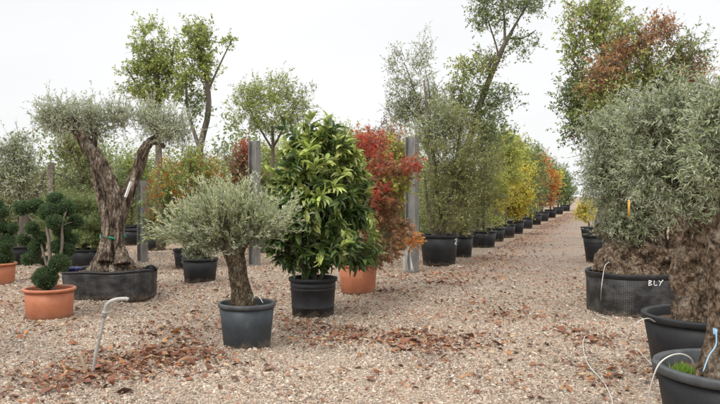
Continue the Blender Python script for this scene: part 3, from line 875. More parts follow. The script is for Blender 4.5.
p.trunk([[(113, 278, 22.1), (113, 268, 18.4), (113, 255, 10.4), (113, 240, 8.4), (112, 222, 8.0), (114, 205, 7.2), (117, 192, 4.8)],
         [(108, 235, 4.8, .0), (104, 205, 5.2, .0), (99, 182, 5.2, .0), (95, 165, 4.4, .04), (93, 150, 3.2, .1), (96, 132, 1.6, .15)],
         [(117, 230, 4.8, -.1), (116, 205, 6.0, -.1), (111, 185, 6.0, -.1), (100, 164, 5.6, -.1), (88, 146, 5.0, -.1), (78, 131, 4.5, -.1), (72, 122, 3.7, -.1), (64, 115, 2.0, -.1)],
         [(114, 240, 4.8, -.08), (122, 210, 5.4, -.05), (129, 192, 5.4, -.05), (136, 172, 5.1, 0), (142, 155, 4.6, 0), (149, 143, 4.0, .02), (157, 137, 2.9, .05), (168, 130, 1.6, .1)],
         [(149, 144, 2.8, 0), (157, 142, 2.4, -.1), (164, 147, 1.6, -.15)],
         [(104, 262, 6.4, -.25), (106, 240, 4.8, -.14), (107, 220, 4.0, -.1), (103, 200, 2.4, -.05)],
         [(122, 264, 6.4, -.2), (119, 240, 4.4, -.12), (119, 220, 4.0, -.12), (124, 202, 3.2, -.1)]], 'bark_olive', G, 72, 150)
# root flares
r = np.random.default_rng(4); mb = MB()
for k in range(44):
    a = r.uniform(0, 2 * math.pi); R = r.uniform(.28, .42); h = r.uniform(.45, .85)
    x, y = math.cos(a), math.sin(a) * .62
    w1 = r.uniform(.022, .045)
    pts = spline([(x * R + .02, y * R, .33), (x * R * .85 + .02, y * R * .85, .42), (x * .2 + .01, y * .2, .42 + (h - .4) * .6), (x * .12, y * .12, h + .1)], 30)
    tube(mb, pts, np.linspace(w1, .016, 30), 16, mod=ridged(k, 3, .15, 1, 16, .6, .4, .3, .35))
mb.build('root_flare', M['bark_knobby'], p.root)
tw = dict(clumps=165, clump_r=.17, twigs=7, twig_len=.36, nleaf=15, leaf=(.05, .013), tm='fold', up=.5, out=.6, spread=.5, shell=.2, twig_r=.0022, ang=.6, flat=.3)
p.foliage([(74, 114, 36, 10, 0, 'olive'), (56, 120, 22, 9, -.1, 'olive'), (102, 116, 24, 12, .1, 'olive'), (120, 116, 20, 8, .25, 'olive'), (95, 130, 18, 9, .3, 'olive_green'), (52, 112, 14, 6, 0, 'olive'),
           (158, 122, 27, 14, 0, 'olive'), (176, 133, 18, 14, -.05, 'olive'), (140, 118, 18, 12, .1, 'olive'), (165, 128, 20, 10, -.2, 'olive')], 'leaf_olive', 'bark_olive', **tw)
mb = MB(); pp = p.pt(113, 237)
lathe(mb, [(.175, pp[2] - .014), (.19, pp[2]), (.185, pp[2] + .02), (.17, pp[2] + .012)], 40, close_bottom=False, wob=.05, seed=2)
o = mb.build('tie_band', M['green_tie'], p.root); o.location = (pp[0], 0, 0)
mb = MB(); a, b = p.pt(131, 182, -.2), p.pt(125.5, 197, -.2)
tube(mb, spline([a, b], 4), .022, 4); mb.build('paper_tag', M['white'], p.root, smooth=False)
mb = MB(); r = np.random.default_rng(3)
for k in range(5):
    a = np.array([-.52 + .03 * k, -.28 + r.uniform(-.04, .04), .40])
    tube(mb, spline([a, a + [.03, -.02, .05], a + [.08, 0, .03]], 8), .022, 6)
mb.build('bunched_blue_sheet', noise_mat('blue_sheet', [(.4, (.01, .012, .05)), (.7, (.03, .04, .16))], 8, .5), p.root)

# --- cloud-pruned conifers in terracotta
def topiary(label, px, D, R, H, balls, seed, stems_, group=None, sxy=1.0):
    p = Plant('potted_topiary', label, 'topiary', px, D, group, seed)
    pot(p.root, R, H, 'terracotta', 'terracotta', taper=.86, rim_w=.045)
    p.trunk(stems_, 'bark_pale', None, 8, 16)
    wood = MB()
    for (bx, by, br, dy) in balls:
        c = p.pt(bx, by, dy); rad = br * D / F
        core = MB(); n = 14
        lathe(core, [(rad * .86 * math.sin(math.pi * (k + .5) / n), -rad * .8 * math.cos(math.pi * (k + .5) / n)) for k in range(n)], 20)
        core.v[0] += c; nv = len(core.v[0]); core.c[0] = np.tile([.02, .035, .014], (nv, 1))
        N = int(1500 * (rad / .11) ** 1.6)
        d = unit(p.r.normal(size=(N, 3))); bump = 1 + .07 * np.sin(d[:, 0] * 7 + bx) * np.sin(d[:, 2] * 6 + by)
        sc = np.array([1, 1, .9])
        base = c + d * sc * rad * (bump * p.r.uniform(.82, 1.0, N))[:, None]
        ld = unit(d + p.r.normal(size=(N, 3)) * .55 + [0, 0, .25])
        pal = np.array(PAL['needle']); col = pal[p.r.integers(0, 3, N)] * p.r.uniform(.7, 1.5, (N, 1))
        leaves_at(core, base, ld, unit(p.r.normal(size=(N, 3))), np.full(N, .028) * p.r.uniform(.7, 1.4, N), np.full(N, .010), 'kite', col)
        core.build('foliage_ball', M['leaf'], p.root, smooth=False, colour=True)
        if p.skel:
            wood = MB(); limbs(wood, p.r, p.skel, [c], .008, .012, 6)
            if wood.n: wood.build('branch', M['bark_pale'], p.root)
    return p
topiary('cloud-pruned conifer with dark green balls in a terracotta pot before the net bag', 49.5, 8.75, .315, .38,
        [(45, 278, 11.5, -.05), (60, 263, 9.5, 0), (29, 259, 6.5, 0), (37, 247, 7.5, .05), (22, 208, 7.5, 0), (36, 206, 7.5, .1), (49, 212, 9.5, 0), (66, 208, 9, .1), (62, 230, 8.5, .1), (32, 228, 6, -.05), (76, 222, 7, .2), (70, 240, 7, .2), (56, 200, 8, .15), (58, 247, 7, .05), (40, 238, 6, .0), (54, 222, 7.5, -.1), (68, 250, 6.5, .1), (24, 240, 6, .1), (46, 262, 5.5, .1), ], 61,
        [[(47, 294, 3.2), (48, 275, 2.4), (50, 255, 2), (48, 235, 1.8), (44, 215, 1.2)], [(50, 292, 2.6), (56, 275, 2), (62, 245, 1.6), (62, 225, 1.2), (66, 212, .9)], [(48, 270, 1.6), (42, 248, 1.3), (36, 225, 1.1), (24, 212, .7)]])
topiary('cloud-pruned conifer in a terracotta pot cut by the left edge', -2, 12.0, .30, .37,
        [(4, 258, 9.5, 0), (7, 241, 7.5, 0), (-6, 250, 8, 0), (0, 226, 7, 0), (9, 232, 5, .1), (-8, 236, 7, 0), (2, 212, 6.5, 0), (13, 228, 5, 0), (6, 246, 6, -.1), (-3, 205, 6, 0)], 62,
        [[(0, 272, 2.6), (2, 255, 2), (2, 235, 1.6), (1, 212, 1)]])

# =================================================================== RIGHT-HAND ROW OF OLD OLIVES
KN = lambda s: ridged(s, 3, .16, .6, 5, .50, .35, .10, .20)
def inside(mb, zr, sx, sy, power=2.0):
    """keep wood that is below the rim inside the container"""
    for v in mb.v:
        th = np.arctan2(v[:, 1] / sy, v[:, 0] / sx)
        sup = (np.abs(np.cos(th)) ** power + np.abs(np.sin(th)) ** power) ** (-1.0 / power)
        lim = .93 * sup; rho = np.hypot(v[:, 0] / sx, v[:, 1] / sy)
        k = np.where((v[:, 2] < zr) & (rho > lim), lim / np.maximum(rho, 1e-6), 1.0)
        v[:, 0] *= k; v[:, 1] *= k

def knobs(p, pts, n, spread, rad, seed, box=None):
    r = np.random.default_rng(seed); mb = MB()
    for k in range(n):
        i = r.integers(0, len(pts) - 1); f = r.uniform(); c = np.array(pts[i]) * (1 - f) + np.array(pts[i + 1]) * f
        d = unit(r.normal(size=3)) * spread
        a = c + d * [1, 1, .5]
        tube(mb, spline([c, a, a + r.normal(size=3) * rad + [0, 0, -.5 * rad]], 25), np.interp(np.linspace(0, 8, 25), range(9), [rad * .8, rad, rad * 1.1, rad * 1.15, rad * 1.1, rad, rad * .8, rad * .5, rad * .15]), 28, mod=ridged(k, 3, .15, 1, 9, .6, .3, .06, .3))
    if box: inside(mb, *box)
    mb.build('burl', M['bark_knobby'], p.root)
leafR = dict(up=.28, out=.75, spread=.55, shell=.3, twig_r=.0022, ang=.6, flat=.4, droop=.05, tm='fold')

# BLY container
p = Plant(OL, 'spreading silver olive on a knotty root mass in the net tub marked BLY', 'olive tree', 640, 9.35, seed=71)
mb = MB()
lathe(mb, [(.96, -.02), (.985, .02), (.99, .25), (1.0, .52), (.985, .53), (.97, .50)], 96, .68, .60, wob=.012, seed=5, power=2.4)
tub = mb.build('net_tub', M['net'], p.root)
mb = MB(); lathe(mb, [(1.0, .47), (1.012, .475), (1.015, .525), (1.0, .54), (.985, .535), (.98, .50)], 96, .68, .60, wob=.012, seed=5, power=2.4, close_bottom=False)
mb.build('rim', M['pot_black'], tub)
soil_disc(p.root, .97, .47, mound=.06, sx=.68, sy=.60, power=2.4)
# handwritten letters on the tub front
def strokes(root, polylines, surf, w=.0055, name='lettering', mat='white'):
    mb = MB()
    for pl in polylines:
        tube(mb, np.array([surf(*q) for q in spline(pl, 10)]), w, 5)
    return mb.build(name, M[mat], root)
def tub_surf(u, v):
    u = -.125 + (u + .125) * .8; v = .46 + (v - .44) * .8
    # u: metres to the right along the tub front seen from the lane, v: height
    th = -math.pi / 2 + u / .64
    s = (abs(math.cos(th)) ** 2.4 + abs(math.sin(th)) ** 2.4) ** (-1 / 2.4)
    return (.70 * s * math.cos(th), .622 * s * math.sin(th), v + .015)
u0 = -.125
strokes(tub, [[(u0, .36), (u0 + .005, .44)], [(u0, .44), (u0 + .04, .43), (u0 + .01, .40), (u0 + .045, .38), (u0, .36)],
              [(u0 + .075, .44), (u0 + .075, .37), (u0 + .115, .37)],
              [(u0 + .14, .44), (u0 + .165, .41)], [(u0 + .20, .45), (u0 + .165, .40), (u0 + .15, .36)]], tub_surf)
p.trunk([[(640, 280, 28), (640, 264, 24), (641, 250, 15), (645, 230, 12), (650, 205, 10), (655, 180, 7), (650, 150, 4)],
         [(618, 275, 20, -.1), (616, 260, 16, -.1), (622, 242, 9, -.05), (628, 215, 8), (620, 185, 6), (612, 150, 4), (610, 120, 2)],
         [(668, 280, 16, -.1), (676, 262, 10, -.1), (680, 240, 7, -.1), (674, 220, 6, -.05), (664, 206, 6), (668, 180, 5)],
         [(655, 280, 18), (657, 255, 10), (657, 235, 7), (660, 215, 6), (668, 190, 5), (680, 160, 4), (690, 130, 2)],
         [(606, 276, 14, -.15), (606, 262, 10, -.12), (612, 246, 7)]], 'bark_knobby', KN, 90, 110, box=(.56, .68, .60, 2.4))
knobs(p, [p.pt(606, 262, -.1), p.pt(622, 252, -.15), p.pt(640, 248, -.2), p.pt(656, 256, -.2), p.pt(672, 256, -.2)], 34, .12, .06, 5, (.56, .68, .60, 2.4))
p.foliage([(636, 172, 46, 44, 0, 'olive_right'), (609, 185, 21, 28, 0, 'olive_right'), (600, 150, 22, 36, .1, 'olive_right'), (632, 128, 34, 26, 0, 'olive_right'), (655, 192, 32, 24, 0, 'olive_right'), (614, 220, 13, 11, -.1, 'olive_green'), (640, 222, 24, 9, -.2, 'olive_green'), (690, 170, 40, 60, .2, 'olive_right')],
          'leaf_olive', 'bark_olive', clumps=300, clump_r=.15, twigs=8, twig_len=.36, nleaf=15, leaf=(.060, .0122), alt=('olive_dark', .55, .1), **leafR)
mb = MB(); tube(mb, spline([p.pt(629, 200, -.7), p.pt(629, 217, -.7)], 3), .016, 4); mb.build('yellow_tag', noise_mat('ochre_tag', [(.3, (.5, .3, .05)), (.7, (.62, .4, .08))], 9, .6), p.root)

# second tub
p = Plant(OL, 'old olive with thick knobbly trunk in the middle black tub of the right row', 'olive tree', 706, 5.75, seed=72)
pot(p.root, .50, .54, 'pot_black', 'pot_black', taper=.80, rim_w=.035)
p.trunk([[(694, 345, 26), (693, 325, 20), (692, 305, 15), (693, 285, 13.5), (694, 262, 14), (697, 240, 14), (700, 222, 15), (704, 200, 15), (706, 185, 10)],
         [(684, 338, 11, -.1), (686, 300, 9, -.08), (681, 280, 8, -.05), (687, 255, 7, -.05), (695, 235, 7)],
         [(700, 210, 12), (686, 192, 9), (672, 175, 7), (655, 150, 5), (645, 120, 3)],
         [(704, 205, 13), (712, 180, 10), (718, 150, 7), (722, 110, 4)],
         [(703, 340, 13, -.05), (704, 300, 10, 0), (702, 265, 10, 0)]], 'bark_knobby', KN, 100, 190)
knobs(p, [p.pt(688, 325, -.06), p.pt(693, 300, -.06), p.pt(692, 270, -.05), p.pt(698, 240, -.05), p.pt(702, 215, -.05)], 46, .07, .03, 6)
p.foliage([(680, 142, 50, 44, 0, 'olive_right'), (655, 118, 30, 22, 0, 'olive_right'), (722, 134, 44, 36, .2, 'olive_right'), (694, 106, 38, 17, 0, 'olive_right'), (680, 182, 36, 26, -.15, 'olive_right'), (655, 160, 26, 26, -.1, 'olive_right'), (745, 160, 40, 50, 0, 'olive_right'), (682, 210, 16, 12, -.35, 'olive_green')],
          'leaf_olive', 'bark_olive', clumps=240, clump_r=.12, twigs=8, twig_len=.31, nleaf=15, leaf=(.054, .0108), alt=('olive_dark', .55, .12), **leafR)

# nearest tub
p = Plant(OL, 'nearest olive with blue tagged trunk and grass tuft in its black tub', 'olive tree', 737, 4.08, seed=73)
pot(p.root, .46, .52, 'pot_black', 'pot_rim', taper=.80, rim_w=.04)
p.trunk([[(722, 420, 30), (717, 395, 22), (715, 370, 14), (720, 340, 11), (722, 300, 10.5), (720, 265, 11), (722, 235, 10), (730, 200, 9), (735, 160, 7)],
         [(704, 405, 18, .05), (708, 385, 14, .04), (715, 360, 9, 0)],
         [(698, 398, 11, .12), (706, 380, 9, .1), (712, 365, 7, .03)]], 'bark_knobby', KN, 90, 190)
p.foliage([(738, 145, 42, 44, .1, 'olive_right'), (765, 170, 50, 60, 0, 'olive_right'), (720, 165, 20, 22, -.05, 'olive_right'), (730, 116, 34, 18, .1, 'olive_right')],
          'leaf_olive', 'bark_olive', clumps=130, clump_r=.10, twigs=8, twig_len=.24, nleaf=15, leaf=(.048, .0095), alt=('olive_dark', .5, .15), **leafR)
mb = MB(); a = p.pt(713, 328, -.06)
mb.add(np.array([a, a + [.055, -.01, -.012], a + [.05, -.012, -.05], a + [.0, -.002, -.034]]) , [[0, 1, 2, 3]])
mb.add(np.array([a, a + [.055, -.01, -.012], a + [.05, -.012, -.05], a + [.0, -.002, -.034]]) + [0, .002, 0], [[3, 2, 1, 0]])
mb.build('blue_tag', M['blue'], p.root, smooth=False)
mb = MB(); tube(mb, spline([p.pt(716, 330, -.07), p.pt(716, 345, -.09), p.pt(709, 356, -.10), p.pt(703, 372, -.12)], 16), .004, 6); mb.build('tag_string', M['blue'], p.root)
lb = MB(); n = 260; r = np.random.default_rng(9); c = p.pt(684, 385, .06)
c[2] = .44
base = c + np.stack([r.normal(0, .03, n), r.normal(0, .03, n), np.zeros(n)], -1)
leaves_at(lb, base, unit(r.normal(size=(n, 3)) * [.5, .5, .1] + [0, 0, 1]), unit(r.normal(size=(n, 3))), r.uniform(.035, .075, n), np.full(n, .005), 'kite', np.array([[.20, .34, .05]]) * r.uniform(.6, 1.3, (n, 1)))
lb.build('grass_tuft', M['leaf'], p.root, smooth=False, colour=True)

# fourth pot up the right row
p = Plant(OL, 'dusty silver olive in a plain black pot at the far end of the right row', 'olive tree', 600, 16.2, seed=74)
pot(p.root, .40, .66, 'pot_black', 'pot_black', taper=.76)
p.trunk([[(600, 240, 6), (600, 222, 4), (603, 190, 3), (606, 160, 1.5)]], 'bark_knobby', KN, 20, 24)
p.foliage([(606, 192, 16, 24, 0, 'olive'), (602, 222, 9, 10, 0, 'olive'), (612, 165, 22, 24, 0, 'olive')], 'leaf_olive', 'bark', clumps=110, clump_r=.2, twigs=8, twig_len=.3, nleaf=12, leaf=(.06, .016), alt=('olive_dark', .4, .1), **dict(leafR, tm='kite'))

# yellow shrub beyond it
p = Plant('potted_shrub', 'low bright yellow shrub beyond the right row of olives', 'shrub', 589, 25, seed=75)
pot(p.root, .3, .4, 'pot_black', taper=.8)
p.trunk([[(589, 232, 1), (589, 215, .6)]], 'bark', None, 6, 8)
p.foliage([(586, 211, 9, 12, 0, 'yellow')], 'leaf', clumps=36, clump_r=.15, twigs=8, twig_len=.22, nleaf=10, leaf=(.07, .04), tm='kite', shell=.2)

# =================================================================== BACKGROUND TREES
def tree(name, label, cat, px, D, trunks, blobs, seed, pot_=None, mat='leaf', bark='bark', group=None, gnarl=None, **kw):
    p = Plant(name, label, cat, px, D, group, seed)
    if pot_:
        pot(p.root, pot_[0], pot_[1], pot_[2] if len(pot_) > 2 else 'pot_black', taper=.82, seg=32)
    p.trunk(trunks, bark, gnarl, 10, 18)
    k = dict(clumps=90, clump_r=.3, twigs=9, twig_len=.42, nleaf=9, leaf=(.075, .04), tm='kite', up=.3, out=.6, spread=.6, shell=.15, twig_r=.004, ang=.9, flat=.6)
    k.update(kw)
    p.foliage(blobs, mat, bark, **k)
    return p

# tall behind the right row
tree('tall_tree', 'tall slender tree with green leaves rising left of the bronze crown', 'tree', 600, 14.5, [[(603, 240, 4), (602, 150, 3.2), (600, 90, 2.5), (604, 40, 1.6), (606, 5, .8)], [(602, 120, 2), (585, 80, 1.3), (570, 55, .8)], [(601, 100, 2), (612, 60, 1.3), (622, 20, .8)]],
     [(596, 18, 32, 24, 0, 'bright'), (576, 45, 15, 16, 0, 'bright'), (572, 95, 16, 20, 0, 'mid'), (576, 128, 15, 22, 0, 'mid'), (598, 125, 22, 30, 0, 'mid'), (590, 105, 20, 20, 0, 'bright'), (610, 50, 22, 24, 0, 'bright'), (590, 80, 22, 26, 0, 'dull')], 81, clumps=250, twigs=5, leaf=(.085, .036), clump_r=.2, limb_k=.008, alt=('bronze', .0, .1))
tree('tall_tree', 'bronze leaved tree towering behind the silver olives on the right', 'tree', 648, 12.5, [[(650, 240, 4), (648, 150, 3.2), (645, 90, 2.6), (648, 55, 1.6), (655, 25, .8)], [(646, 100, 2), (625, 65, 1.3), (612, 45, .8)], [(647, 90, 2), (670, 60, 1.3), (688, 42, .8)]],
     [(664, 30, 26, 10, 0, 'bronze'), (636, 46, 22, 10, 0, 'bronze'), (612, 64, 20, 12, 0, 'bronze'), (640, 74, 34, 20, 0, 'bright'), (612, 98, 24, 18, 0, 'bright'), (660, 88, 26, 12, 0, 'mid'), (684, 55, 20, 20, 0, 'dull'), (600, 80, 16, 10, 0, 'bronze'), (690, 75, 16, 12, 0, 'bronze'), (625, 30, 16, 12, 0, 'bright')], 82, clumps=290, twigs=5, leaf=(.075, .028), clump_r=.18, limb_k=.008)

# big pot and trees at the head of the left row
p = tree('potted_tree', 'big feathery green tree in the large marked pot beside the steel post', 'tree', 439, 15.35,
     [[(438, 250, 3), (438, 225, 2.4), (436, 180, 2), (430, 130, 1.5), (424, 80, .8)], [(440, 245, 2.4), (448, 210, 2), (456, 160, 1.4), (462, 120, .8)], [(436, 248, 2), (428, 210, 1.6), (424, 170, 1)], [(441, 246, 1.6), (446, 215, 1.2), (438, 180, .9)]],
     [(448, 190, 32, 38, 0, 'feather'), (445, 155, 34, 34, 0, 'feather'), (470, 175, 24, 40, .3, 'feather'), (436, 125, 24, 26, 0, 'pale'), (460, 125, 20, 22, 0, 'feather'), (440, 215, 22, 16, 0, 'feather')], 91, (.43, .66),
     clumps=260, clump_r=.24, twigs=10, twig_len=.36, nleaf=13, leaf=(.05, .019), up=.45, spread=.4, twig_r=.003)
strokes(p.root, [[(.305, .53), (.35, .56), (.345, .50), (.31, .44), (.36, .44)]], lambda u, v: (u, -math.sqrt(max(.415 ** 2 - u * u, 0)) - .0, v), .008, 'chalk_mark')
tree('tall_tree', 'wispy pale tree leaning above the first steel post', 'tree', 432, 17.2, [[(434, 240, 2.4), (430, 160, 1.6), (420, 110, 1), (410, 78, .6), (404, 62, .3)], [(428, 150, 1.2), (430, 100, .7), (425, 68, .3)], [(424, 125, .9), (406, 105, .6), (398, 92, .3)]],
     [(404, 75, 17, 28, 0, 'pale'), (424, 62, 12, 26, 0, 'pale'), (412, 105, 22, 20, 0, 'pale'), (400, 112, 14, 14, 0, 'pale'), (430, 105, 20, 22, 0, 'pale')], 92, clumps=180, clump_r=.22, twigs=5, twig_len=.36, nleaf=9, leaf=(.055, .026), up=.5)
tree('tall_tree', 'tall tree with a bare leaning trunk forking high over the row', 'tree', 458, 18.5, [[(452, 240, 4.5), (455, 190, 3.8), (468, 145, 3.3), (478, 110, 3.2), (490, 78, 2.8), (504, 45, 2.4), (512, 32, 1.8)], [(505, 42, 1.5), (504, 15, 1.0), (500, -15, 0.6)], [(510, 34, 1.5), (524, 10, 1.0), (540, -15, 0.7)], [(492, 75, 1.5), (498, 55, 1.0), (488, 20, 0.7)], [(508, 38, 1.1), (522, 38, 0.8), (536, 30, 0.4)]],
     [(500, 5, 30, 22, 0, 'mid'), (528, 0, 30, 14, 0, 'mid'), (480, 18, 14, 12, 0, 'mid'), (520, 45, 18, 13, 0, 'mid'), (488, 60, 18, 16, 0, 'dull'), (470, 78, 22, 20, 0, 'bright'), (462, 62, 14, 12, 0, 'lime'), (500, 98, 20, 16, 0, 'mid'), (478, 105, 28, 20, 0, 'mid'), (452, 100, 18, 24, 0, 'feather'), (490, 130, 28, 20, 0, 'mid')], 93, clumps=290, clump_r=.2, twigs=5, twig_len=.42, nleaf=8, leaf=(.075, .042), limb_k=.007)

# the row of potted trees along the lane, near to far
def rowx(D): return 360 + (1.67 + VPX * (D - 15)) / D * F
ROW = 'potted trees along the left side of the lane'
def rowtree(D, R, H, label, name, blobs, tr, seed, **kw):
    px = rowx(D); by = HY + F * CH / D
    P_ = [[(px + a, by + (b if b > 0 else b), c) for a, b, c in t] for t in tr]
    bl = [(px + a, by + b, c, d, 0, e) for a, b, c, d, e in blobs]
    return tree(name, label, 'tree', px, D, P_, bl, seed, (R, H), group=ROW, **kw)
rowtree(17.4, .33, .55, 'thin grey-green tree in a narrow pot half hidden by the large marked pot', 'potted_tree', [(2, -70, 16, 34, 'dull'), (4, -40, 15, 18, 'dull'), (0, -30, 10, 8, 'dull')], [[(0, -18, 1.2), (2, -60, .8), (4, -100, .4)]], 101, clumps=80, leaf=(.05, .02), clump_r=.2, twig_len=.3)
rowtree(20.8, .40, .50, 'open tree with a clear dark stem in a wide pot, third along the lane', 'potted_tree', [(0, -85, 20, 34, 'dull'), (2, -50, 17, 22, 'dull'), (0, -115, 15, 20, 'mid'), (-4, -28, 12, 8, 'dull')], [[(0, -12, 1.6), (1, -60, 1.2), (2, -120, .5)], [(-5, -14, .9), (-7, -40, .7), (-10, -80, .4)]], 102, clumps=140, leaf=(.06, .03), clump_r=.22, twig_len=.34)
rowtree(23.2, .33, .45, 'yellowing small tree with fresh green shoots at its pot rim', 'potted_tree', [(0, -58, 16, 22, 'lime'), (2, -85, 14, 18, 'dull'), (0, -20, 9, 5, 'lime'), (3, -42, 12, 12, 'yellow')], [[(0, -12, 1), (0, -60, .7), (2, -95, .4)]], 103, clumps=80, leaf=(.065, .035), clump_r=.2, twig_len=.3)
rowtree(25.8, .36, .48, 'tall lime green tree with yellow tips in the middle of the row', 'potted_tree', [(0, -50, 15, 22, 'yellow'), (3, -72, 17, 20, 'lime'), (0, -92, 14, 14, 'lime')], [[(0, -10, 1), (1, -60, .7), (2, -95, .3)]], 104, clumps=80, leaf=(.08, .045), clump_r=.24)
rowtree(28.6, .38, .52, 'brightest yellow tree in the row of potted trees', 'potted_tree', [(2, -38, 18, 18, 'yellow'), (0, -25, 15, 9, 'yellow'), (4, -58, 14, 14, 'yellow')], [[(0, -10, 1), (1, -45, .7), (2, -65, .3)]], 105, clumps=95, leaf=(.10, .055), clump_r=.26)
rowtree(32.5, .38, .52, 'dull green tree just past the bright yellow one in the row', 'potted_tree', [(0, -36, 13, 24, 'dull'), (0, -68, 12, 14, 'lime')], [[(0, -9, 1), (1, -45, .7), (1, -75, .3)]], 106, clumps=70, leaf=(.09, .05))
rowtree(37, .4, .55, 'slim dark green tree before the orange one in the row', 'potted_tree', [(0, -38, 12, 24, 'mid'), (0, -60, 10, 12, 'mid')], [[(0, -8, .9), (1, -40, .6), (1, -65, .3)]], 107, clumps=60, leaf=(.1, .055))
rowtree(42, .42, .58, 'fiery orange tree far down the row of potted trees', 'potted_tree', [(1, -40, 13, 22, 'orange'), (-2, -58, 8, 10, 'orange'), (3, -22, 10, 8, 'rust')], [[(0, -8, .9), (1, -35, .6), (1, -60, .3)]], 108, clumps=80, leaf=(.12, .07))
rowtree(49, .42, .58, 'yellow-orange tree just beyond the fiery orange one', 'potted_tree', [(2, -38, 10, 14, 'yellow'), (0, -28, 10, 14, 'orange')], [[(0, -7, .8), (1, -30, .5), (1, -45, .3)]], 109, clumps=60, leaf=(.13, .08))
rowtree(58, .45, .6, 'rounded green tree, last but one down the row', 'potted_tree', [(2, -24, 9, 16, 'mid')], [[(0, -6, .8), (1, -30, .4)]], 110, clumps=50, leaf=(.15, .09), clump_r=.4)
rowtree(70, .5, .65, 'farthest small dark tree closing the row of potted trees', 'potted_tree', [(1, -17, 7, 11, 'mid')], [[(0, -5, .8), (1, -28, .4)]], 111, clumps=50, leaf=(.17, .1), clump_r=.45)

# second rank behind that row
tree('tree', 'bushy dark green tree behind the far end of the row, beside the open sky', 'tree', 561, 74, [[(561, 209, 1), (561, 170, .4)]], [(558, 178, 10, 16, 0, 'mid'), (564, 186, 8, 14, 0, 'dark')], 121, clumps=90, leaf=(.2, .1), clump_r=.6, twig_len=.7)
tree('tree', 'olive green tree behind the brightest yellow tree of the row', 'tree', 522, 34, [[(522, 225, 1.4), (522, 150, .6)]], [(524, 165, 20, 26, 0, 'dull'), (516, 148, 12, 14, 0, 'lime'), (530, 185, 18, 18, 0, 'mid')], 122, clumps=110, leaf=(.1, .05), clump_r=.35)
tree('tree', 'dull green tree behind the orange and dark slim trees', 'tree', 541, 46, [[(541, 215, 1.2), (541, 160, .6)]], [(540, 175, 15, 24, 0, 'dull'), (534, 158, 10, 12, 0, 'mid')], 123, clumps=90, leaf=(.13, .07), clump_r=.4)
tree('tree', 'yellow-green tree behind the clear-stemmed tree of the row', 'tree', 498, 27, [[(498, 230, 1.4), (498, 160, .6)]], [(500, 155, 20, 26, 0, 'lime'), (494, 185, 20, 26, 0, 'dull'), (506, 175, 14, 20, 0, 'yellow')], 124, clumps=120, leaf=(.085, .045), clump_r=.3)

# behind the maple
tree('tree', 'yellow-green tree behind the red maple and first steel post', 'tree', 396, 19, [[(396, 250, 1.8), (396, 190, 1.2), (394, 150, .6)]], [(396, 185, 24, 34, 0, 'lime'), (400, 160, 18, 20, 0, 'lime'), (388, 150, 14, 16, 0, 'yellow')], 131, clumps=110, leaf=(.07, .04), clump_r=.25, alt=('rust', .0, .25))
tree('tree', 'mauve-brown tree peeping over the red maple', 'tree', 380, 24, [[(380, 240, 1.6), (381, 160, 1), (382, 130, .5)]], [(383, 132, 14, 14, 0, 'mauve'), (378, 150, 20, 18, 0, 'mauve'), (400, 138, 12, 12, 0, 'bronze'), (400, 160, 16, 18, 0, 'lime')], 132, clumps=90, leaf=(.07, .035), clump_r=.25)
tree('tree', 'scarlet tree with upright tips behind the glossy shrub', 'tree', 362, 14.5, [[(364, 260, 1.8), (364, 190, 1.3), (366, 140, .6)], [(364, 190, 1), (352, 150, .5)]], [(368, 152, 9, 24, 0, 'red'), (354, 146, 8, 12, 0, 'red'), (378, 145, 7, 16, 0, 'red'), (372, 180, 14, 22, 0, 'lime')], 133, clumps=75, leaf=(.06, .035), up=.8, clump_r=.17, twig_len=.3)
tree('tree', 'golden leaved tree showing above the glossy shrub', 'tree', 338, 22, [[(338, 250, 1.6), (338, 150, .7)]], [(340, 142, 18, 18, 0, 'lime'), (345, 165, 20, 30, 0, 'lime'), (330, 200, 30, 30, 0, 'dull')], 134, clumps=110, leaf=(.08, .04))

# centre: round tree, red and pyracantha
tree('round_tree', 'airy round-headed green tree left of the glossy shrub', 'tree', 272, 22, [[(272, 250, 2.4), (272, 190, 2), (273, 150, 1.7), (272, 120, 1)], [(273, 150, 1.2), (258, 125, .9), (245, 100, .5)], [(273, 148, 1.2), (288, 120, .9), (300, 100, .5)]],
     [(272, 108, 40, 28, 0, 'bright'), (246, 112, 18, 26, 0, 'bright'), (298, 108, 17, 24, 0, 'pale'), (272, 90, 28, 13, 0, 'bright')], 141, clumps=150, clump_r=.27, twigs=9, twig_len=.38, nleaf=9, leaf=(.07, .036), shell=.55, limb_k=.006)
tree('tall_tree', 'leafy tall tree with upright crown behind the old forked olive', 'tree', 158, 18.5, [[(160, 250, 4), (160, 190, 3.4), (158, 130, 3), (157, 80, 2.4), (152, 40, 1.4)], [(158, 120, 2), (140, 90, 1.2), (128, 70, .7)], [(158, 110, 2), (170, 70, 1.2), (174, 45, .7)]],
     [(152, 50, 22, 30, 0, 'bright'), (146, 28, 10, 12, 0, 'bright'), (136, 72, 16, 18, 0, 'bright'), (162, 78, 20, 26, 0, 'bright'), (148, 92, 20, 16, 0, 'bright'), (170, 55, 12, 18, 0, 'bright'), (128, 88, 10, 8, 0, 'bright')], 142, clumps=170, clump_r=.16, twigs=5, twig_len=.36, nleaf=9, leaf=(.08, .044), limb_k=.007)
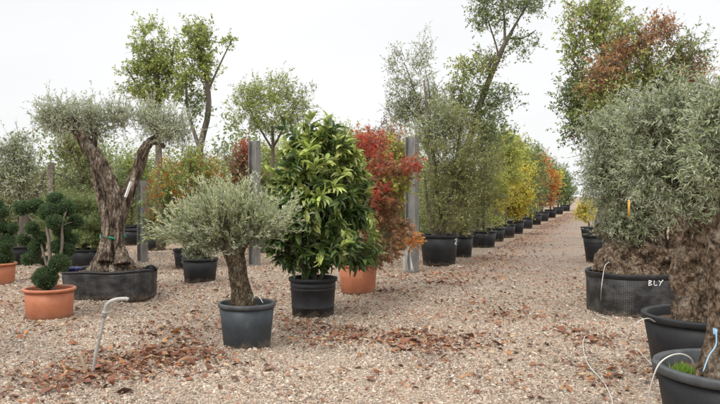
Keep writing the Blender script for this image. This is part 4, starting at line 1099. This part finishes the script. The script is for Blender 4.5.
tree('tall_tree', 'leafy tree with dark leaning bare trunk right of the upright tall tree', 'tree', 200, 18, [[(203, 250, 4.2), (201, 190, 3.6), (200, 150, 3.2), (208, 115, 2.8), (208, 90, 2.4), (202, 60, 1.8), (196, 35, 1)], [(206, 95, 1.3), (222, 60, .8), (232, 40, .4)], [(200, 150, 2.2), (188, 110, 1.5), (186, 70, .9)]],
     [(192, 62, 18, 22, 0, 'bright'), (196, 35, 15, 16, 0, 'bright'), (205, 55, 12, 22, 0, 'bright'), (186, 88, 14, 18, 0, 'bright'), (208, 82, 9, 10, 0, 'bright'), (229, 40, 5, 4, 0, 'bright'), (196, 105, 14, 14, 0, 'mid')], 143, clumps=135, clump_r=.15, twigs=5, twig_len=.36, nleaf=9, leaf=(.08, .044), limb_k=.007)
p = tree('berry_shrub', 'bushy green shrub dotted with orange berries behind the small olive', 'shrub', 190, 15, [[(190, 258, 2), (190, 200, 1.2)], [(188, 255, 1.5), (170, 210, .8)], [(192, 255, 1.5), (212, 210, .8)]],
     [(186, 182, 34, 28, 0, 'bright'), (165, 205, 26, 26, 0, 'mid'), (212, 200, 24, 28, 0, 'mid'), (195, 165, 22, 14, 0, 'bright'), (185, 225, 40, 14, 0, 'mid')], 144, (.36, .42), clumps=210, clump_r=.2, twigs=10, twig_len=.3, nleaf=12, leaf=(.055, .026), up=.6)
r = np.random.default_rng(77); lb = MB(); n = 1500
cl = r.integers(0, 260, n); ca = r.uniform(-3.0, -.1, 260); cp = np.stack([np.cos(ca) * .95, np.sin(ca) * .8 , r.uniform(.9, 2.35, 260)], -1)
cp[:, :2] *= np.interp(cp[:, 2], [.9, 1.6, 2.35], [.95, 1, .6])[:, None]
base = cp[cl] + r.normal(size=(n, 3)) * .04
for dnm in ((0, 0, 1), (1, 0, 0), (0, 1, 0)):
    dd = np.tile(np.array(dnm, float), (n, 1))
    leaves_at(lb, base - dd * .009, dd, np.roll(dd, 1, axis=1), np.full(n, .022), np.full(n, .02), 'kite', np.array([[.62, .19, .02]]) * r.uniform(.8, 1.2, (n, 1)))
tag(lb.build('berries', M['leaf'], p.root, smooth=False, colour=True), kind='stuff')
tree('tree', 'slim dark red leaved tree beside the middle steel post', 'tree', 243, 18.5, [[(243, 255, 1.2), (243, 160, .5)]], [(241, 172, 10, 24, 0, 'rust'), (234, 185, 10, 16, 0, 'bronze'), (243, 155, 6, 12, 0, 'red')], 145, clumps=80, leaf=(.06, .03), up=.8, clump_r=.18)
tree('tree', 'dull green bushy tree behind the middle steel post', 'tree', 262, 24, [[(262, 240, 1.4), (262, 170, .6)]], [(258, 180, 30, 26, 0, 'dull'), (275, 165, 26, 24, 0, 'lime'), (240, 205, 30, 22, 0, 'dull'), (225, 168, 18, 22, 0, 'mid')], 146, clumps=150, leaf=(.08, .04))
tree('potted_shrub', 'low grey-green shrub with a white tag in the black pot behind the small olive', 'shrub', 200, 12.6, [[(200, 262, 1.2), (200, 250, .8)]], [(200, 250, 17, 8, 0, 'olive_green'), (196, 243, 12, 8, 0, 'olive_green')], 147, (.33, .43), clumps=45, clump_r=.12, twigs=8, twig_len=.2, nleaf=12, leaf=(.045, .012), tm='fold', mat='leaf_olive')

# left background
tree('tree', 'silvery olive tree at the left edge above the topiaries', 'olive tree', 18, 15.5, [[(22, 250, 5), (24, 220, 4.4), (22, 190, 3), (16, 165, 1.8), (12, 145, .9)], [(24, 215, 3), (38, 190, 1.8), (46, 170, 1)], [(22, 195, 2), (4, 180, 1.2), (-8, 165, .7)]],
     [(14, 152, 20, 22, 0, 'olive_green'), (26, 168, 13, 18, 0, 'olive_green'), (-2, 165, 22, 22, 0, 'olive_green'), (20, 190, 30, 18, 0, 'dull')], 151, (.55, .42), mat='leaf_olive', clumps=120, clump_r=.22, twigs=9, twig_len=.34, nleaf=10, leaf=(.06, .02), limb_k=.008)
tree('tree', 'greyish olive behind and below the forked olive crown', 'olive tree', 84, 16.5, [[(84, 250, 3), (86, 200, 2.4), (80, 170, 1.8), (70, 150, 1)], [(86, 195, 2), (68, 178, 1.4), (50, 172, .8)]],
     [(74, 150, 22, 20, 0, 'dull'), (68, 145, 10, 12, 0, 'dull'), (92, 165, 20, 24, 0, 'dull'), (80, 182, 16, 12, 0, 'olive_green')], 152, clumps=110, clump_r=.24, twigs=8, twig_len=.34, nleaf=10, leaf=(.06, .024))
tree('tree', 'dense dull green tree at the back between topiary and forked olive', 'tree', 60, 25, [[(60, 240, 1.6), (60, 180, .8)]], [(56, 195, 26, 22, 0, 'dull'), (36, 182, 18, 18, 0, 'dull'), (82, 190, 22, 26, 0, 'mid')], 153, clumps=140, leaf=(.08, .035))
tree('tree', 'olive green tree at the back behind the leftmost topiary', 'tree', 6, 24, [[(6, 240, 1.6), (6, 180, .8)]], [(4, 200, 26, 24, 0, 'dull'), (22, 205, 22, 20, 0, 'pale')], 154, clumps=120, leaf=(.08, .035))
tree('tree', 'loose green tree at the back right of the forked olive trunk', 'tree', 132, 23, [[(132, 245, 1.8), (132, 190, .8)]], [(128, 180, 22, 26, 0, 'mid'), (140, 165, 18, 18, 0, 'bright'), (118, 200, 20, 22, 0, 'dull')], 155, (.5, .55), clumps=130, leaf=(.08, .04))

def pad_pine(label, px, D, pads, pot_, seed):
    p = Plant('spreading_pine', label, 'pine', px, D, None, seed)
    pot(p.root, pot_[0], pot_[1], 'pot_black', taper=.8, seg=32)
    by = HY + F * CH / D
    p.trunk([[(px, by - 12, 2), (px - 2, by - 30, 1.7), (px + 3, by - 48, 1)]], 'bark_pale', None, 8, 12)
    p.foliage(pads, 'leaf', 'bark', clumps=190, clump_r=.13, twigs=14, twig_len=.14, nleaf=18, leaf=(.055, .009), tm='kite', up=.9, out=.6, spread=.5, shell=.3, twig_r=.003, ang=.8)
pad_pine('flat-tiered green pine in a black pot behind the net bag', 86, 14.6, [(76, 200, 24, 8, 0, 'pine'), (96, 222, 24, 8, 0, 'pine'), (80, 236, 24, 8, -.1, 'pine'), (100, 240, 20, 7, .1, 'pine'), (64, 214, 12, 6, 0, 'pine'), (90, 208, 18, 7, .2, 'pine')], (.38, .42), 161)
pad_pine('layered yellow-green pine in a black pot behind the tall topiary', 60, 19.5, [(52, 222, 16, 6, 0, 'pine'), (64, 232, 16, 6, 0, 'pine'), (44, 236, 12, 5, 0, 'pine'), (66, 204, 13, 6, 0, 'pine')], (.36, .4), 162)

# empty or nearly empty stock pots glimpsed between
def lone_pot(label, px, by, R, H, mat, seed):
    D = DG(by) + R
    o = empty('plant_pot', (PX(px, D), D, float(gh(PX(px, D), D))), label, 'pot')
    pot(o, R, H, mat, taper=.82, seg=32)
lone_pot('low wide black tub at the far left beside the grey tree trunk', 22, 252, .62, .36, 'pot_black', 1)
lone_pot('small terracotta pot glimpsed under the small olive crown', 249, 247, .14, .2, 'terracotta', 2)
lone_pot('grey pot leaning its shade by the middle steel post', 264, 252, .26, .42, 'pot_slate', 3)
lone_pot('black pot behind the left steel post', 131, 245, .42, .5, 'pot_black', 4)
lone_pot('dark pot between the left steel post and the berry shrub', 156, 250, .32, .45, 'pot_black', 5)

# far hedge of nursery stock: one mass
def far_wood():
    r = np.random.default_rng(200); lb = MB()
    n = 110000
    X = r.uniform(-48, 26, n)
    D = 34 + r.uniform(0, 14, n) + np.where(X > 8, 24, 0) + np.clip(X, 0, 40) * 1.2
    top = 3.2 + 1.1 * np.sin(X * .7) + .8 * np.sin(X * 1.9 + 1) + .5 * np.sin(X * 4.3) + .4 * np.sin(X * 9.1)
    Z = top * (1 - r.uniform(0, 1, n) ** 1.4) + r.normal(0, .15, n)
    ok = Z > 0.05; X, D, Z = X[ok], D[ok], Z[ok]; n = len(X)
    lim = PX(556, D); ok = X < lim - 2.0; X, D, Z = X[ok], D[ok], Z[ok]; n = len(X)
    # the lower, nearer fringe of the same thicket: behind the left yard and behind the row of potted trees
    m = 60000; x1 = r.uniform(-19, -1.2, m); d1 = r.uniform(24, 29, m); t1 = 1.9 + .5 * np.sin(x1 * 1.3) + .35 * np.sin(x1 * 3.1 + 1)
    z1 = t1 * r.uniform(0, 1, m) ** .8
    m2 = 70000; d2 = 19.5 + r.uniform(0, 1, m2) ** 1.3 * 50; x2 = 1.67 + VPX * (d2 - 15) - r.uniform(2.0, 3.6, m2); t2 = 1.9 + .5 * np.sin(d2 * 1.1) + .3 * np.sin(d2 * 2.9)
    z2 = t2 * r.uniform(0, 1, m2) ** .8
    X = np.concatenate([X, x1, x2]); D = np.concatenate([D, d1, d2]); Z = np.concatenate([Z, z1, z2]); near = np.concatenate([np.ones(n), np.full(m + m2, .55)]); n = len(X)
    pal = np.array(PAL['dull'] + PAL['mid'] + PAL['pale'][:1]); idx = ((np.sin(X * .9) + np.sin(X * .37 + 2) + 2) / 4 * len(pal)).astype(int) + r.integers(0, 4, n)
    col = pal[idx % len(pal)] * r.uniform(.75, 1.2, (n, 1))
    leaves_at(lb, np.stack([X, D, Z], -1), unit(r.normal(size=(n, 3))), unit(r.normal(size=(n, 3))), r.uniform(.12, .3, n) * near, r.uniform(.07, .16, n) * near, 'kite', col)
    tag(lb.build('far_thicket', M['leaf'], smooth=False, colour=True), 'dense far thicket of mixed green nursery trees closing the background', 'thicket', kind='stuff')
far_wood()

# =================================================================== STEEL POSTS
def post(label, px, by, w, h, rot, mat='metal'):
    D = DG(by)
    root = empty('steel_post', (PX(px, D), D, float(gh(PX(px, D), D))), label, 'post', 'steel posts across the yard')
    root.rotation_euler.z = rot
    t = w * .07; f = w * .5; mb = MB()
    def box(x0, x1, y0, y1, z0, z1):
        v = np.array([[x, y, z] for z in (z0, z1) for y in (y0, y1) for x in (x0, x1)])
        mb.add(v, [[0, 2, 3, 1], [4, 5, 7, 6], [0, 1, 5, 4], [2, 6, 7, 3], [0, 4, 6, 2], [1, 3, 7, 5]])
    box(-f, f, -f, -f + t, -.1, h); box(-f, f, f - t, f, -.1, h); box(-t / 2, t / 2, -f + t + .0005, f - t - .0005, -.1, h - .0005)
    mb.build('beam', M[mat], root, smooth=False)
    mb = MB()
    box(-f * 1.15, f * 1.15, -f * 1.15, f * 1.15, -.1, .012)
    mb.build('base_plate', M[mat], root, smooth=False)
    for z in (h - .15, h - .9, .5):
        for s_ in (-1, 1):
            mb = MB(); tube(mb, [(s_ * f * .5, -f - .016, z), (s_ * f * .5, -f + .004, z)], .014, 6)
            mb.build('bolt', M[mat], root)
    return root
post('grey steel H-section post between the red maple and the large marked pot', 412, 270, .215, 2.72, math.radians(62))
post('grey steel H-section post behind the small olive, left of the glossy shrub', 254.5, 265, .19, 2.70, math.radians(66))
post('grey steel post right of the forked olive trunk', 142.5, 261, .17, 1.86, math.radians(58))
post('distant timber-coloured post standing against the sky at the far left', 51, 251.3, .15, 2.42, math.radians(10), 'bark_pale')

# coil of cables at the foot of the first post
mb = MB(); r = np.random.default_rng(6)
D0 = DG(271); x0 = PX(407.5, D0)
for k in range(4):
    tube(mb, spline([(x0 - .03 * k, D0 - .15, 0.0), (x0 - .02 - .02 * k, D0 - .14, .25), (x0 + .03, D0 - .14, .55 + .05 * k), (x0 + .05, D0 - .12, .3), (x0 + .06 + .02 * k, D0 - .15, 0.0)], 24), .006, 5)
tag(mb.build('cable_bundle', M['tube']), 'pale thin cables looped down the foot of the steel post', 'cable')

# =================================================================== BENT STANDPIPE AND STICK
D0 = 5.85
def q(px, py, dy=0): return np.array([PX(px, D0 + dy), D0 + dy, PZ(py, D0 + dy)])
root = empty('bent_standpipe', (PX(93, D0), D0, 0), 'bent pale grey pipe rising from the leaf litter in the left foreground', 'pipe')
off = np.array([-PX(93, D0), -D0, 0])
mb = MB(); tube(mb, spline([q(92, 379), q(95, 358), q(101, 332), (q(105, 313))], 16) + off, .0135, 14)
mb.build('riser', M['pipe'], root)
mb = MB(); tube(mb, spline([q(104.5, 315), q(106, 307), q(110, 302), q(117, 299.5, .02), q(126, 299, .03), q(128, 300, .03)], 26) + off, .0165, 14)
mb.build('elbow', M['pipe'], root)
mb = MB(); tube(mb, np.array([q(104.2, 317), q(105.3, 311)]) + off, .022, 14); tube(mb, np.array([q(104.8, 313.5), q(105.1, 312)]) + off, .026, 14)
mb.build('coupling', M['pipe'], root)
mb = MB(); tube(mb, spline([q(88, 378), q(84, 366), q(79, 352)], 10), np.linspace(.016, .010, 10), 9, mod=ridged(2, 3, .1, 1, 30, .3))
tag(mb.build('wooden_stake', M['wood']), 'short pale wooden stake leaning beside the bent pipe', 'stake')

# =================================================================== IRRIGATION TUBES (right foreground)
def hose(label, pts, rad=.0042):
    """pts: (px, py, D, z) ; D None -> on the ground"""
    v = []
    for px, py, D in pts:
        if D is None:
            D = DG(py); x = PX(px, D); v.append((x, D, float(gh(x, D)) + .006))
        else: v.append((PX(px, D), D, PZ(py, D)))
    mb = MB(); tube(mb, spline(v, 60), rad, 7)
    tag(mb.build('irrigation_tube', M['tube']), label, 'hose', 'thin white irrigation tubes')
hose('thin white tube hanging over the rim of the tub marked BLY', [(609, 262, 8.9), (605, 266, 8.85), (603, 276, 8.75), (601, 292, 8.7), (600, 306, None), (590, 302, None), (596, 312, None), (612, 318, None)])
hose('thin white tube curving over the rim of the middle black tub', [(655, 322, 5.5), (648, 318.5, 5.35), (638, 322, 5.3), (632, 330, 5.32), (628, 345, None), (638, 352, None), (656, 369, 5.0)])
hose('thin white tube snaking alone across the gravel left of the tubs', [(585, 338, None), (583, 350, None), (588, 366, None), (603, 380, None), (611, 396, None), (614, 412, None)])
hose('thin white tube arching over the rim of the nearest black tub', [(694, 366, 3.95), (690, 358, 3.9), (680, 354, 3.85), (668, 357, 3.8), (658, 366, 3.78), (651, 385, 3.8), (646, 410, 3.85)])
